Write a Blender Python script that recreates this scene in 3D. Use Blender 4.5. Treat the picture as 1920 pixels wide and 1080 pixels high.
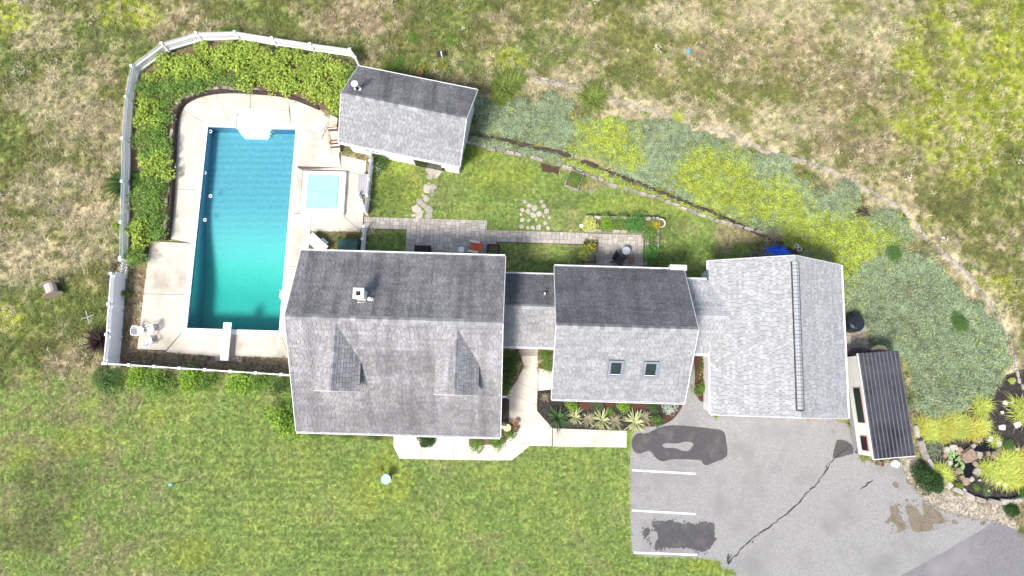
import bpy, math, random
import numpy as np
from mathutils import Vector, Matrix
for o in list(bpy.data.objects): bpy.data.objects.remove(o)
SC = bpy.context.scene; COL = SC.collection
R = math.radians
# ------------------------------------------------------------------ camera, sky, sun, exposure
CH, CF, CT = 42.0, 1300.0, R(9.18)          # height (m), focal length (px of a 1920 px frame), tilt off straight down
cam = bpy.data.cameras.new('camera'); co = bpy.data.objects.new('camera', cam); COL.objects.link(co)
co.location = (0, 0, CH); co.rotation_euler = (CT, 0, 0)
cam.sensor_width = 36; cam.lens = CF / 1920 * 36; cam.clip_end = 2000
SC.camera = co
SUN_EL, SUN_AZ = R(55), R(214)              # azimuth clockwise from north (+y): from the south-west
w = bpy.data.worlds.new('World'); SC.world = w; w.use_nodes = True
nt = w.node_tree; bg = nt.nodes['Background']
sky = nt.nodes.new('ShaderNodeTexSky'); sky.sky_type = 'NISHITA'; sky.sun_disc = False
sky.sun_elevation = SUN_EL; sky.sun_rotation = SUN_AZ; sky.dust_density = 3.0; sky.air_density = 1.0; sky.ozone_density = 1.0
nt.links.new(sky.outputs[0], bg.inputs[0]); bg.inputs[1].default_value = 0.12
sl = bpy.data.lights.new('sun', 'SUN'); sl.energy = 2.85; sl.angle = R(13); sl.color = (1, 0.96, 0.90)
so = bpy.data.objects.new('sun', sl); COL.objects.link(so)
sd = Vector((math.sin(SUN_AZ) * math.cos(SUN_EL), math.cos(SUN_AZ) * math.cos(SUN_EL), math.sin(SUN_EL)))
so.rotation_euler = sd.to_track_quat('Z', 'Y').to_euler(); so.location = (0, 0, 60)
SC.view_settings.view_transform = 'Standard'; SC.view_settings.look = 'None'
SC.view_settings.exposure = 0.88; SC.view_settings.gamma = 1
SC.render.engine = 'CYCLES'; SC.render.resolution_x = 1024; SC.render.resolution_y = 576
SC.cycles.max_bounces = 6; SC.cycles.transparent_max_bounces = 8; SC.cycles.volume_bounces = 0

# ------------------------------------------------------------------ survey: photo pixel + height -> place
def G(px, py, z=0.0):
    u = (px - 960) / CF; v = (540 - py) / CF
    s = (CH - z) / (math.cos(CT) - v * math.sin(CT))
    return Vector((u * s, s * (math.sin(CT) + v * math.cos(CT)), z))
def G2(px, py, z=0.0): p = G(px, py, z); return (p.x, p.y)
def GP(pts, z=0.0): return [G2(x, y, z) for x, y in pts]
# ------------------------------------------------------------------ helpers
class MB:
    def __init__(s): s.v = []; s.f = []; s.c = []
    def add(s, vs, fs, col=None):
        n = len(s.v); s.v += [tuple(p) for p in vs]
        for f in fs: s.f.append(tuple(i + n for i in f)); s.c.append(col)
        return s
    def box(s, c, d, a=0.0, M=None, col=None):
        x, y, z = d[0] / 2, d[1] / 2, d[2] / 2
        M = M or Matrix.Rotation(a, 3, 'Z'); c = Vector(c)
        vs = [c + M @ Vector((i * x, j * y, k * z)) for k in (-1, 1) for i, j in ((-1, -1), (1, -1), (1, 1), (-1, 1))]
        return s.add(vs, [(3, 2, 1, 0), (4, 5, 6, 7), (0, 1, 5, 4), (1, 2, 6, 5), (2, 3, 7, 6), (3, 0, 4, 7)], col)
    def bar(s, p, q, w, h, up=(0, 0, 1), col=None):
        p, q = Vector(p), Vector(q); y = (q - p); L = y.length; y.normalize()
        x = y.cross(Vector(up))
        if x.length < 1e-4: x = y.cross(Vector((1, 0, 0)))
        x.normalize(); z = x.cross(y)
        M = Matrix((x, y, z)).transposed()
        return s.box((p + q) / 2, (w, L, h), M=M, col=col)
    def tube(s, path, r, n=8, cap=True):
        path = [Vector(p) for p in path]; rings = []
        for i, p in enumerate(path):
            t = (path[min(i + 1, len(path) - 1)] - path[max(i - 1, 0)]).normalized()
            a = t.cross(Vector((0, 0, 1)))
            if a.length < 1e-3: a = t.cross(Vector((1, 0, 0)))
            a.normalize(); b = t.cross(a)
            rr = r[i] if isinstance(r, (list, tuple)) else r
            rings.append([p + (a * math.cos(2 * math.pi * k / n) + b * math.sin(2 * math.pi * k / n)) * rr for k in range(n)])
        vs = [q for g in rings for q in g]; fs = []
        for i in range(len(path) - 1):
            for k in range(n):
                k2 = (k + 1) % n
                fs.append((i * n + k, i * n + k2, (i + 1) * n + k2, (i + 1) * n + k))
        if cap: fs += [tuple(range(n)), tuple(range((len(path) - 1) * n, len(path) * n))[::-1]]
        return s.add(vs, fs)
    def lathe(s, prof, c=(0, 0, 0), n=20, sx=1, sy=1):
        c = Vector(c); vs = []; fs = []
        for r, z in prof:
            for k in range(n): vs.append(c + Vector((r * sx * math.cos(2 * math.pi * k / n), r * sy * math.sin(2 * math.pi * k / n), z)))
        for i in range(len(prof) - 1):
            for k in range(n):
                k2 = (k + 1) % n; fs.append((i * n + k, i * n + k2, (i + 1) * n + k2, (i + 1) * n + k))
        fs += [tuple(range(n))[::-1], tuple(range((len(prof) - 1) * n, len(prof) * n))]
        return s.add(vs, fs)
    def prism(s, poly, z0, z1):
        a = sum(poly[i][0] * poly[(i + 1) % len(poly)][1] - poly[(i + 1) % len(poly)][0] * poly[i][1] for i in range(len(poly)))
        if a < 0: poly = poly[::-1]
        n = len(poly)
        vs = [(x, y, z0) for x, y in poly] + [(x, y, z1) for x, y in poly]
        return s.add(vs, [tuple(range(n))[::-1], tuple(range(n, 2 * n))] + [(i, (i + 1) % n, (i + 1) % n + n, i + n) for i in range(n)])
    def sheet(s, poly, z):
        a = sum(poly[i][0] * poly[(i + 1) % len(poly)][1] - poly[(i + 1) % len(poly)][0] * poly[i][1] for i in range(len(poly)))
        if a < 0: poly = poly[::-1]
        return s.add([(x, y, z) for x, y in poly], [tuple(range(len(poly)))])
    def mesh(s, name, mat, smooth=False):
        me = bpy.data.meshes.new(name); me.from_pydata(s.v, [], s.f)
        if any(c is not None for c in s.c):
            at = me.color_attributes.new('col', 'FLOAT_COLOR', 'CORNER'); buf = []
            for f, c in zip(s.f, s.c):
                c = c or (1, 1, 1)
                buf += [c[0], c[1], c[2], 1.0] * len(f)
            at.data.foreach_set('color', buf)
        if mat: me.materials.append(mat)
        if smooth: me.polygons.foreach_set('use_smooth', [True] * len(me.polygons))
        me.update(); return me
    def build(s, name, mat, parent=None, world=False, smooth=False, kind=None):
        if world and parent is not None:
            r = parent
            while r.parent: r = r.parent
            L = Vector(r.location); M = Matrix.Rotation(-r.rotation_euler[2], 3, 'Z')
            s.v = [tuple(M @ (Vector(p) - L)) for p in s.v]
        o = bpy.data.objects.new(name, s.mesh(name, mat, smooth)); COL.objects.link(o)
        if parent is not None: o.parent = parent
        if kind: o['kind'] = kind
        return o
def tag(o, label=None, cat=None, group=None, kind=None):
    if label: o['label'] = label
    if cat: o['category'] = cat
    if group: o['group'] = group
    if kind: o['kind'] = kind
    return o
def thing(name, label, cat, loc=(0, 0, 0), rz=0.0, group=None):
    o = bpy.data.objects.new(name, None); COL.objects.link(o); o.location = loc; o.rotation_euler = (0, 0, rz)
    o.empty_display_size = 0.2
    return tag(o, label, cat, group)
def inst(name, me, parent, loc, rot=(0, 0, 0), scl=(1, 1, 1)):
    o = bpy.data.objects.new(name, me); COL.objects.link(o); o.parent = parent
    o.location = loc; o.rotation_euler = rot; o.scale = scl
    return o
def copy_tree(o, parent=None):
    c = o.copy(); COL.objects.link(c); c.parent = parent
    for ch in list(o.children): copy_tree(ch, c)
    return c
def rough(poly, amp, step, seed=0, closed=True):
    rng = random.Random(seed); out = []
    n = len(poly)
    for i in range(n if closed else n - 1):
        a = Vector(poly[i]).to_2d() if len(poly[i]) > 2 else Vector(poly[i]); b = Vector(poly[(i + 1) % n][:2])
        d = b - a; k = max(1, int(d.length / step)); nr = Vector((-d.y, d.x)).normalized() if d.length > 0 else Vector((0, 0))
        for j in range(k):
            p = a + d * (j / k)
            if j: p = p + nr * rng.uniform(-amp, amp)
            out.append((p.x, p.y))
    if not closed: out.append(tuple(poly[-1][:2]))
    return out
def smoothpoly(poly, it=2, closed=True):
    for _ in range(it):
        q = []; n = len(poly)
        for i in range(n if closed else n - 1):
            a, b = poly[i], poly[(i + 1) % n]
            q += [(a[0] * .75 + b[0] * .25, a[1] * .75 + b[1] * .25), (a[0] * .25 + b[0] * .75, a[1] * .25 + b[1] * .75)]
        if not closed: q = [poly[0]] + q + [poly[-1]]
        poly = q
    return poly
def inpoly(x, y, poly):
    x = np.asarray(x); y = np.asarray(y); r = np.zeros(x.shape, bool); n = len(poly)
    for i in range(n):
        x0, y0 = poly[i]; x1, y1 = poly[(i + 1) % n]
        if y0 == y1: continue
        c = ((y0 > y) != (y1 > y)) & (x < (x1 - x0) * (y - y0) / (y1 - y0) + x0)
        r ^= c
    return r
def dist_path(x, y, path):
    d = np.full(np.shape(x), 1e9)
    for (x0, y0), (x1, y1) in zip(path[:-1], path[1:]):
        dx, dy = x1 - x0, y1 - y0; t = np.clip(((x - x0) * dx + (y - y0) * dy) / (dx * dx + dy * dy + 1e-9), 0, 1)
        d = np.minimum(d, np.hypot(x - x0 - t * dx, y - y0 - t * dy))
    return d
_T = np.random.RandomState(7).rand(256, 256)
def vn(x, y, s, seed=0):
    x = np.asarray(x) * s + seed * 17.31 + 1000; y = np.asarray(y) * s + seed * 9.77 + 1000
    xi = np.floor(x).astype(int); yi = np.floor(y).astype(int); fx = x - xi; fy = y - yi
    fx = fx * fx * (3 - 2 * fx); fy = fy * fy * (3 - 2 * fy)
    g = lambda a, b: _T[a % 256, b % 256]
    return (g(xi, yi) * (1 - fx) + g(xi + 1, yi) * fx) * (1 - fy) + (g(xi, yi + 1) * (1 - fx) + g(xi + 1, yi + 1) * fx) * fy
def fbm(x, y, s, seed=0, o=4):
    r = 0; a = 0.5; t = 0
    for i in range(o): r = r + a * vn(x, y, s * 2 ** i, seed + i * 3); t += a; a *= 0.55
    return r / t
def sst(x, a, b): t = np.clip((x - a) / (b - a), 0, 1); return t * t * (3 - 2 * t)
# ------------------------------------------------------------------ materials
MATS = {}
def mat(name, c1, c2=None, scale=3.0, rough_=0.8, bump=0.0, bscale=40.0, metal=0.0, attr=False, rnd=0.0, spec=0.3, c3=None, s3=0.6, detail=6.0, streak=0.0):
    """procedural surface: two (three) tones mixed by noise, optional colour attribute, per-object tone, fine relief"""
    m = bpy.data.materials.new(name); m.use_nodes = True; n = m.node_tree.nodes; l = m.node_tree.links
    b = n['Principled BSDF']; b.inputs['Roughness'].default_value = rough_; b.inputs['Metallic'].default_value = metal
    b.inputs['Specular IOR Level'].default_value = spec
    geo = n.new('ShaderNodeNewGeometry')
    def noise(s, d=detail):
        t = n.new('ShaderNodeTexNoise'); t.inputs['Scale'].default_value = s; t.inputs['Detail'].default_value = d
        t.inputs['Roughness'].default_value = 0.62; l.new(geo.outputs['Position'], t.inputs['Vector']); return t.outputs['Fac']
    def ramp(f, a, z):
        r = n.new('ShaderNodeMapRange'); r.inputs[1].default_value = a; r.inputs[2].default_value = z; l.new(f, r.inputs[0]); return r.outputs[0]
    def mix(f, a, z, typ='MIX'):
        x = n.new('ShaderNodeMix'); x.data_type = 'RGBA'; x.blend_type = typ
        if isinstance(f, float): x.inputs[0].default_value = f
        else: l.new(f, x.inputs[0])
        for k, q in ((6, a), (7, z)):
            if isinstance(q, tuple): x.inputs[k].default_value = (*q[:3], 1)
            else: l.new(q, x.inputs[k])
        return x.outputs[2]
    c = c1
    if c2: c = mix(ramp(noise(scale), 0.32, 0.68), c1, c2)
    if c3: c = mix(ramp(noise(s3, 3.0), 0.5, 0.7), c, c3)
    if streak:
        mp = n.new('ShaderNodeMapping'); mp.inputs['Scale'].default_value = (1.7, .16, .16); l.new(geo.outputs['Position'], mp.inputs[0])
        t = n.new('ShaderNodeTexNoise'); t.inputs['Scale'].default_value = 1.0; t.inputs['Detail'].default_value = 5; l.new(mp.outputs[0], t.inputs['Vector'])
        c = mix(ramp(t.outputs['Fac'], .44, .74), c, tuple(q * (1 - streak) for q in c1))
    if attr:
        at = n.new('ShaderNodeAttribute'); at.attribute_name = 'col'
        c = mix(1.0, c, at.outputs['Color'], 'MULTIPLY')
    if rnd:
        oi = n.new('ShaderNodeObjectInfo'); hs = n.new('ShaderNodeHueSaturation')
        mr = n.new('ShaderNodeMapRange'); mr.inputs[3].default_value = 1 - rnd; mr.inputs[4].default_value = 1 + rnd
        l.new(oi.outputs['Random'], mr.inputs[0]); l.new(mr.outputs[0], hs.inputs['Value'])
        if isinstance(c, tuple): hs.inputs['Color'].default_value = (*c[:3], 1)
        else: l.new(c, hs.inputs['Color'])
        c = hs.outputs[0]
    if isinstance(c, tuple): b.inputs['Base Color'].default_value = (*c[:3], 1)
    else: l.new(c, b.inputs['Base Color'])
    if bump:
        bp = n.new('ShaderNodeBump'); bp.inputs['Strength'].default_value = 0.6; bp.inputs['Distance'].default_value = bump
        l.new(noise(bscale, 4.0), bp.inputs['Height']); l.new(bp.outputs[0], b.inputs['Normal'])
    MATS[name] = m; return m
def leafmat(name, source, jitter=0.0):
    m = bpy.data.materials.new(name); m.use_nodes = True; n = m.node_tree.nodes; l = m.node_tree.links
    b = n['Principled BSDF']; b.inputs['Roughness'].default_value = 0.6; b.inputs['Specular IOR Level'].default_value = 0.25
    at = n.new('ShaderNodeAttribute'); at.attribute_name = 'col'; at.attribute_type = source
    c = at.outputs['Color']
    if jitter:
        oi = n.new('ShaderNodeObjectInfo'); hs = n.new('ShaderNodeHueSaturation'); mr = n.new('ShaderNodeMapRange')
        mr.inputs[3].default_value = 1 - jitter; mr.inputs[4].default_value = 1 + jitter
        l.new(oi.outputs['Random'], mr.inputs[0]); l.new(mr.outputs[0], hs.inputs['Value']); l.new(c, hs.inputs['Color']); c = hs.outputs[0]
    l.new(c, b.inputs['Base Color'])
    tr = n.new('ShaderNodeBsdfTranslucent'); l.new(c, tr.inputs['Color'])
    mx = n.new('ShaderNodeMixShader'); mx.inputs[0].default_value = 0.3
    l.new(b.outputs[0], mx.inputs[1]); l.new(tr.outputs[0], mx.inputs[2]); l.new(mx.outputs[0], n['Material Output'].inputs[0])
    return m
LEAF = leafmat('leaf', 'GEOMETRY', 0.12); TUFT = leafmat('grass_blade', 'INSTANCER')
M_soil = mat('soil', (.11, .075, .045), (.17, .125, .08), 6, .95, .02, 25)
M_mulch = mat('mulch', (.012, .010, .010), (.05, .042, .038), 14, .9, .04, 30, c3=(.075, .065, .055), s3=5)
M_redmulch = mat('red_mulch', (.10, .042, .028), (.055, .028, .02), 12, .9, .03, 30)
M_conc = mat('concrete', (.50, .45, .375), (.585, .535, .455), .8, .85, .004, 60, c3=(.38, .34, .28), s3=.5, rnd=.05)
M_walk = mat('walk_concrete', (.53, .48, .405), (.62, .57, .49), 1.2, .85, .004, 60, c3=(.39, .35, .29), s3=.5, rnd=.06)
M_white = mat('white_paint', (.80, .80, .79), (.74, .74, .73), 2, .5)
M_vinyl = mat('white_vinyl', (.88, .88, .88), (.84, .84, .85), 3, .4)
M_coping = mat('coping', (.80, .79, .76), (.74, .73, .69), 3, .6)
M_siding = mat('siding', (.74, .73, .68), (.68, .66, .6), 2, .7)
M_asph = mat('asphalt', (.21, .207, .20), (.30, .296, .287), 9, .9, .006, 90, c3=(.205, .202, .196), s3=.4)
M_road = mat('new_asphalt', (.145, .142, .147), (.20, .195, .20), 7, .9, .006, 90, c3=(.22, .215, .22), s3=.3)
M_tar = mat('sealed_asphalt', (.062, .06, .062), (.085, .083, .084), 8, .9, .006, 120, c3=(.11, .107, .107), s3=1.2)
M_tarsoft = mat('tar_fill', (.035, .033, .033), (.06, .058, .056), 8, .8)
M_sand = mat('silt', (.15, .125, .09), (.205, .175, .132), 6, .9, c3=(.12, .10, .07), s3=2.5)
M_gravel = mat('pale_gravel', (.42, .37, .29), (.60, .55, .46), 16, .95, .03, 28, c3=(.33, .28, .2), s3=.9)
M_pea = mat('pea_gravel', (.30, .23, .15), (.44, .36, .25), 16, .95, .03, 30, c3=(.22, .165, .10), s3=1.3)
M_paver = mat('paver', (.385, .35, .305), (.47, .43, .38), 5, .85, .004, 60, rnd=.18)
M_pavgrey = mat('border_paver', (.36, .325, .285), (.45, .41, .365), 5, .85, .004, 60, rnd=.16)
M_grout = mat('joint_sand', (.075, .066, .058), (.13, .115, .10), 10, .95)
M_stone = mat('stone', (.24, .215, .18), (.40, .37, .32), 6, .9, .02, 18, rnd=.3)
M_flag = mat('flagstone', (.33, .295, .245), (.46, .42, .36), 5, .9, .01, 30, rnd=.22)
M_rock = mat('red_rock', (.19, .135, .10), (.30, .225, .165), 5, .85, .03, 14, rnd=.2)
M_darkwood = mat('dark_timber', (.035, .026, .022), (.07, .052, .042), 7, .85, .01, 30, rnd=.2)
M_brown = mat('brown_boards', (.075, .05, .045), (.11, .078, .07), 5, .7, rnd=.15)
M_greywood = mat('weathered_wood', (.27, .24, .21), (.38, .345, .305), 6, .85, .008, 40)
M_paleslat = mat('pale_planks', (.50, .44, .38), (.62, .56, .5), 6, .8)
M_black = mat('black', (.012, .012, .013), None, rough_=.6)
M_darkmetal = mat('dark_metal', (.03, .03, .033), (.05, .05, .052), 6, .5)
M_navy = mat('navy_plastic', (.010, .014, .020), (.022, .03, .04), 3, .35)
M_rust = mat('rusty_steel', (.13, .07, .045), (.22, .15, .11), 9, .8)
M_terra = mat('terracotta', (.42, .17, .09), (.5, .22, .12), 6, .8)
M_pot = mat('pale_pot', (.62, .55, .42), (.7, .63, .5), 5, .7)
M_red = mat('coral_plastic', (.62, .13, .06), (.56, .11, .05), 4, .5)
M_cream = mat('cream_cushion', (.68, .62, .5), None, rough_=.8)
M_tan = mat('tan_sling', (.52, .40, .29), (.58, .46, .35), 6, .8)
M_yellow = mat('pale_yellow_top', (.74, .66, .30), (.68, .6, .26), 4, .5)
M_aqua = mat('aqua_glaze', (.20, .52, .62), (.28, .6, .68), 4, .3)
M_spa = mat('aqua_vinyl_cover', (.27, .62, .67), (.31, .66, .70), 1.5, .45)
M_greenlid = mat('green_lid', (.035, .09, .075), (.05, .115, .095), 3, .5)
M_greypl = mat('grey_plastic', (.34, .335, .345), (.39, .385, .395), 2, .5)
M_blue = mat('blue_tarp', (.01, .07, .50), (.015, .10, .62), 4, .35, .02, 6)
M_block = mat('cinder_block', (.16, .15, .14), (.24, .225, .21), 9, .95)
M_steel = mat('galvanised', (.5, .5, .5), (.62, .62, .62), 5, .45, metal=.6)
M_glassdk = mat('dark_glass', (.008, .016, .013), (.014, .026, .02), 3, .08, spec=.6)
M_flash = mat('grey_flashing', (.20, .22, .25), (.27, .29, .32), 4, .5, metal=.3)
M_awning = mat('green_screen', (.008, .026, .022), (.012, .034, .028), 4, .6)
M_redtrim = mat('red_trim', (.45, .09, .07), None, rough_=.6)
M_granite = mat('speckled_top', (.72, .73, .72), (.34, .35, .35), 14, .5)
M_glasstop = mat('frosted_glass', (.34, .37, .38), (.42, .45, .46), 4, .2)
M_pond = mat('pond_water', (.004, .005, .004), (.008, .009, .007), 3, .06, spec=.5)
M_paint = mat('line_paint', (.78, .78, .77), (.55, .55, .54), 11, .8)
M_twig = mat('bare_twig', (.24, .19, .14), (.32, .26, .2), 8, .9)
M_stem = mat('plant_stem', (.10, .075, .04), (.15, .11, .06), 8, .9)
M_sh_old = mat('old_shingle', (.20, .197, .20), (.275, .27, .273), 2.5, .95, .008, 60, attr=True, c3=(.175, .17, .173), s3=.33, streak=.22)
M_sh_shade = mat('shaded_streaked_shingle', (.165, .163, .165), (.225, .222, .224), 1.2, .95, .008, 60, attr=True, c3=(.135, .133, .135), s3=.5, streak=.5)  # north slopes: algae streaks over a base darkened to hold their shade
M_sh_shade2 = mat('shaded_shingle', (.125, .126, .132), (.17, .171, .177), 1.2, .95, .008, 60, attr=True, c3=(.112, .112, .116), s3=.5, streak=.3)  # steeper north slopes: shade put into the base tone, lightly streaked
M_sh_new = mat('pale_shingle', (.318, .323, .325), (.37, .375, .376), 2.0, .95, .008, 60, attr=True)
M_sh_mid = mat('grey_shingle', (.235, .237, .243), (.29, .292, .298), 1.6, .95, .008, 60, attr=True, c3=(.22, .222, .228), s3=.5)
M_felt = mat('roof_underlay', (.07, .07, .072), (.1, .1, .102), 4, .95)
M_cap = mat('ridge_cap_shingle', (.20, .202, .206), (.30, .303, .308), 3, .95, rnd=.32)
M_capnew = mat('pale_cap_shingle', (.32, .33, .34), (.37, .38, .39), 3, .95, rnd=.08)
M_metalroof = mat('metal_roof', (.05, .05, .058), (.085, .085, .095), .7, .35, metal=.2, c3=(.022, .022, .026), s3=.45)
M_rib = mat('roof_rib_metal', (.13, .13, .15), (.19, .19, .21), 2, .35, metal=.3)
# ================================================================== SETTING
rs = np.random.RandomState(11)
# areas, surveyed
POOL_C, POOL_A = Vector((-16.8, 10.7, 0)), R(-1.7)
PU0, PU1, PV0, PV1 = -2.75, 2.85, -6.47, 6.40
def loc2(c, a, u, v): return (c[0] + u * math.cos(a) - v * math.sin(a), c[1] + u * math.sin(a) + v * math.cos(a))
def PL(u, v): return loc2(POOL_C, POOL_A, u, v)
POOLPOLY = [PL(PU0, PV0), PL(PU1, PV0), PL(PU1, PV1), PL(PU0, PV1)]
DECK = GP([(282, 452), (258, 655), (402, 668), (402, 676), (455, 679), (455, 668), (590, 676), (590, 434), (680, 436), (688, 302), (636, 290), (645, 255), (600, 205), (540, 181), (430, 173), (385, 178), (355, 190), (340, 205), (333, 230), (330, 300), (325, 400), (318, 448)])
DRIVE_PX = [(1180, 810), (1215, 797), (1262, 789), (1280, 757), (1262, 740), (1295, 640), (1322, 640), (1327, 760), (1585, 775), (1606, 860), (1640, 865), (1690, 868), (1704, 905), (1745, 946), (1800, 966), (1872, 976), (1990, 1035), (1990, 1140), (1395, 1140), (1380, 1073), (1356, 1054), (1318, 1046), (1195, 1043), (1182, 1030)]
DRIVE = GP(DRIVE_PX)
WALK_ALL = GP([(738, 813), (738, 838), (749, 860), (960, 863), (993, 836), (1175, 839), (1175, 808), (1035, 803), (1007, 770), (1007, 733), (1037, 730), (1037, 697), (1009, 690), (1009, 650), (974, 650), (983, 686), (968, 715), (950, 745), (950, 790), (968, 805), (945, 822)])
YUCCABED = GP([(1007, 733), (1040, 715), (1285, 745), (1288, 758), (1262, 789), (1215, 797), (1175, 806), (1037, 803), (1007, 770)])
BACKBED = GP([(262, 150), (320, 108), (390, 86), (450, 90), (560, 104), (650, 117), (668, 135), (645, 175), (640, 215), (600, 205), (540, 180), (430, 172), (385, 177), (355, 189), (340, 204), (332, 230), (329, 300), (324, 400), (317, 448), (280, 450), (276, 492), (246, 492), (243, 300), (250, 200)])
GRAVEL_W = GP([(276, 490), (246, 492), (236, 530), (224, 682), (400, 694), (590, 706), (590, 672), (455, 668), (402, 668), (258, 655), (282, 452)])
COVER = smoothpoly(GP([(885, 165), (920, 190), (1000, 195), (1050, 172), (1085, 235), (1120, 214), (1170, 218), (1280, 236), (1330, 257), (1390, 292), (1478, 300), (1500, 345), (1540, 368), (1590, 340), (1622, 372), (1600, 412), (1640, 416), (1690, 400), (1712, 450), (1690, 482), (1760, 488), (1790, 540), (1830, 575), (1872, 612), (1896, 662), (1886, 700), (1850, 742), (1800, 785), (1722, 790), (1690, 660), (1640, 648), (1632, 612), (1588, 580), (1578, 505), (1495, 470), (1452, 446), (1400, 422), (1340, 397), (1250, 362), (1150, 322), (1050, 284), (960, 262), (878, 247)]), 1)
STRIP = GP([(872, 256), (960, 271), (1050, 293), (1150, 331), (1250, 371), (1340, 406), (1415, 437), (1330, 408), (1240, 374), (1150, 346), (1070, 316), (1010, 296), (900, 273), (868, 266)])
YEL = [smoothpoly(GP(p), 2) for p in ([(1100, 205), (1165, 212), (1190, 250), (1208, 332), (1130, 312), (1062, 282), (1085, 245)],
      [(1335, 270), (1385, 285), (1405, 318), (1440, 330), (1436, 365), (1470, 395), (1425, 425), (1385, 412), (1300, 372), (1238, 338), (1270, 310)],
      [(1465, 310), (1490, 330), (1500, 375), (1530, 395), (1500, 430), (1450, 415), (1440, 370)],
      [(1540, 405), (1600, 418), (1665, 410), (1690, 445), (1650, 490), (1608, 500), (1590, 575), (1560, 500), (1500, 475), (1450, 440), (1480, 420)])]
MULCH_E = GP([(1886, 703), (1960, 680), (1960, 945), (1900, 940), (1838, 940), (1790, 917), (1756, 890), (1735, 850), (1716, 800), (1790, 780), (1850, 742)])
GRAVEL_E = GP([(1660, 850), (1712, 850), (1735, 880), (1756, 903), (1790, 925), (1838, 945), (1905, 945), (1905, 990), (1870, 982), (1800, 972), (1742, 950), (1700, 907), (1688, 866)])
GRAVEL_T = smoothpoly(GP([(1575, 590), (1612, 592), (1640, 625), (1645, 652), (1600, 668), (1575, 665)]), 2)
EDGE_PX = [(1000, 150), (1040, 158), (1090, 168), (1165, 190), (1290, 230), (1340, 240), (1390, 262), (1430, 283), (1480, 298), (1560, 320), (1605, 343), (1660, 375), (1700, 400), (1722, 432), (1760, 470), (1803, 505), (1850, 560), (1888, 628), (1903, 680), (1918, 740)]
EDGE = GP(EDGE_PX); LOWWALL = GP([(868, 267), (900, 274), (1010, 298), (1070, 318), (1150, 348), (1240, 376), (1330, 410), (1428, 438)])
LAWN_N = GP([(690, 300), (700, 280), (868, 268), (1010, 300), (1070, 320), (1240, 378), (1428, 440), (1400, 480), (1380, 520), (640, 520), (640, 470), (700, 440)])
LAWN_S = GP([(-100, 760), (60, 700), (200, 690), (560, 705), (740, 700), (1240, 800), (1240, 1000), (1400, 1010), (1460, 1060), (1460, 1200), (-100, 1200)])
PAVE_A = R(-1.7)
PAVE0 = Vector(G(690, 411))
def PV(x, y):
    d = G(x, y) - PAVE0; return (d.x * math.cos(PAVE_A) + d.y * math.sin(PAVE_A), -d.x * math.sin(PAVE_A) + d.y * math.cos(PAVE_A))
def prect(x0, y0, x1, y1):
    a = PV(x0, y0); b = PV(x1, y1); return (min(a[0], b[0]), min(a[1], b[1]), max(a[0], b[0]), max(a[1], b[1]))
PATH_R = [prect(683, 408, 914, 436), prect(763, 433.5, 930, 486), prect(914, 433, 1096, 459)]
PATIO_R = [prect(1096, 436, 1208, 506)]
def rectpoly(r): return [tuple(loc2(PAVE0, PAVE_A, u, v)) for u, v in ((r[0], r[1]), (r[2], r[1]), (r[2], r[3]), (r[0], r[3]))]
PATH_R[1] = (PATH_R[1][0], PATH_R[1][1], PATH_R[1][2], PATH_R[0][1] + .001)
PAVED = [rectpoly(r) for r in PATH_R + PATIO_R]
# footprints (ground): centre, angle, u0,u1,v0,v1
FOOT = [((-6.2, 3.0), R(-1.65), -5.4, 5.4, -4.5, 4.7), ((6.1, 3.75), R(-1.7), -3.5, 3.4, -3.4, 3.35), ((15.0, 3.5), R(-1.7), -3.4, 3.5, -4.2, 4.1), ((1.0, 5.0), R(-1.7), -1.6, 1.6, -1.7, 1.8), ((-6.2, 16.9), R(-12), -3.4, 3.4, -2.1, 2.1), ((10.4, 3.6), R(-1.7), -1.5, 1.5, -1.6, 1.9)]
FOOTP = [[loc2(c, a, *q) for q in ((u0, v0), (u1, v0), (u1, v1), (u0, v1))] for c, a, u0, u1, v0, v1 in FOOT]
# ---------------------------------------------------------------- what grows where: colour of the sward
TAN = np.array((.40, .345, .205)); STRAW = np.array((.62, .55, .38)); OLIVE = np.array((.25, .262, .09)); GREEN = np.array((.20, .27, .07))
YG = np.array((.36, .42, .05)); DKG = np.array((.12, .155, .045)); GG = np.array((.155, .205, .125)); LAWN = np.array((.22, .31, .082)); LY = np.array((.31, .375, .10)); BRN = np.array((.33, .265, .17))
def blobs(x, y, lst, seed):
    r = np.zeros(np.shape(x)); n = fbm(x, y, .5, seed, 3) - .5 + .7 * (fbm(x, y, 2.0, seed + 2, 3) - .5)
    for px, py, rx, ry in lst:
        c = G(px, py); d = np.hypot((x - c.x) / (rx / 30), (y - c.y) / (ry / 30)) + n * 1.5
        r = np.maximum(r, 1 - sst(d, .45, 1.05))
    return r
def mixc(a, b, t): return a * (1 - t[..., None]) + b * t[..., None]
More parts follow.
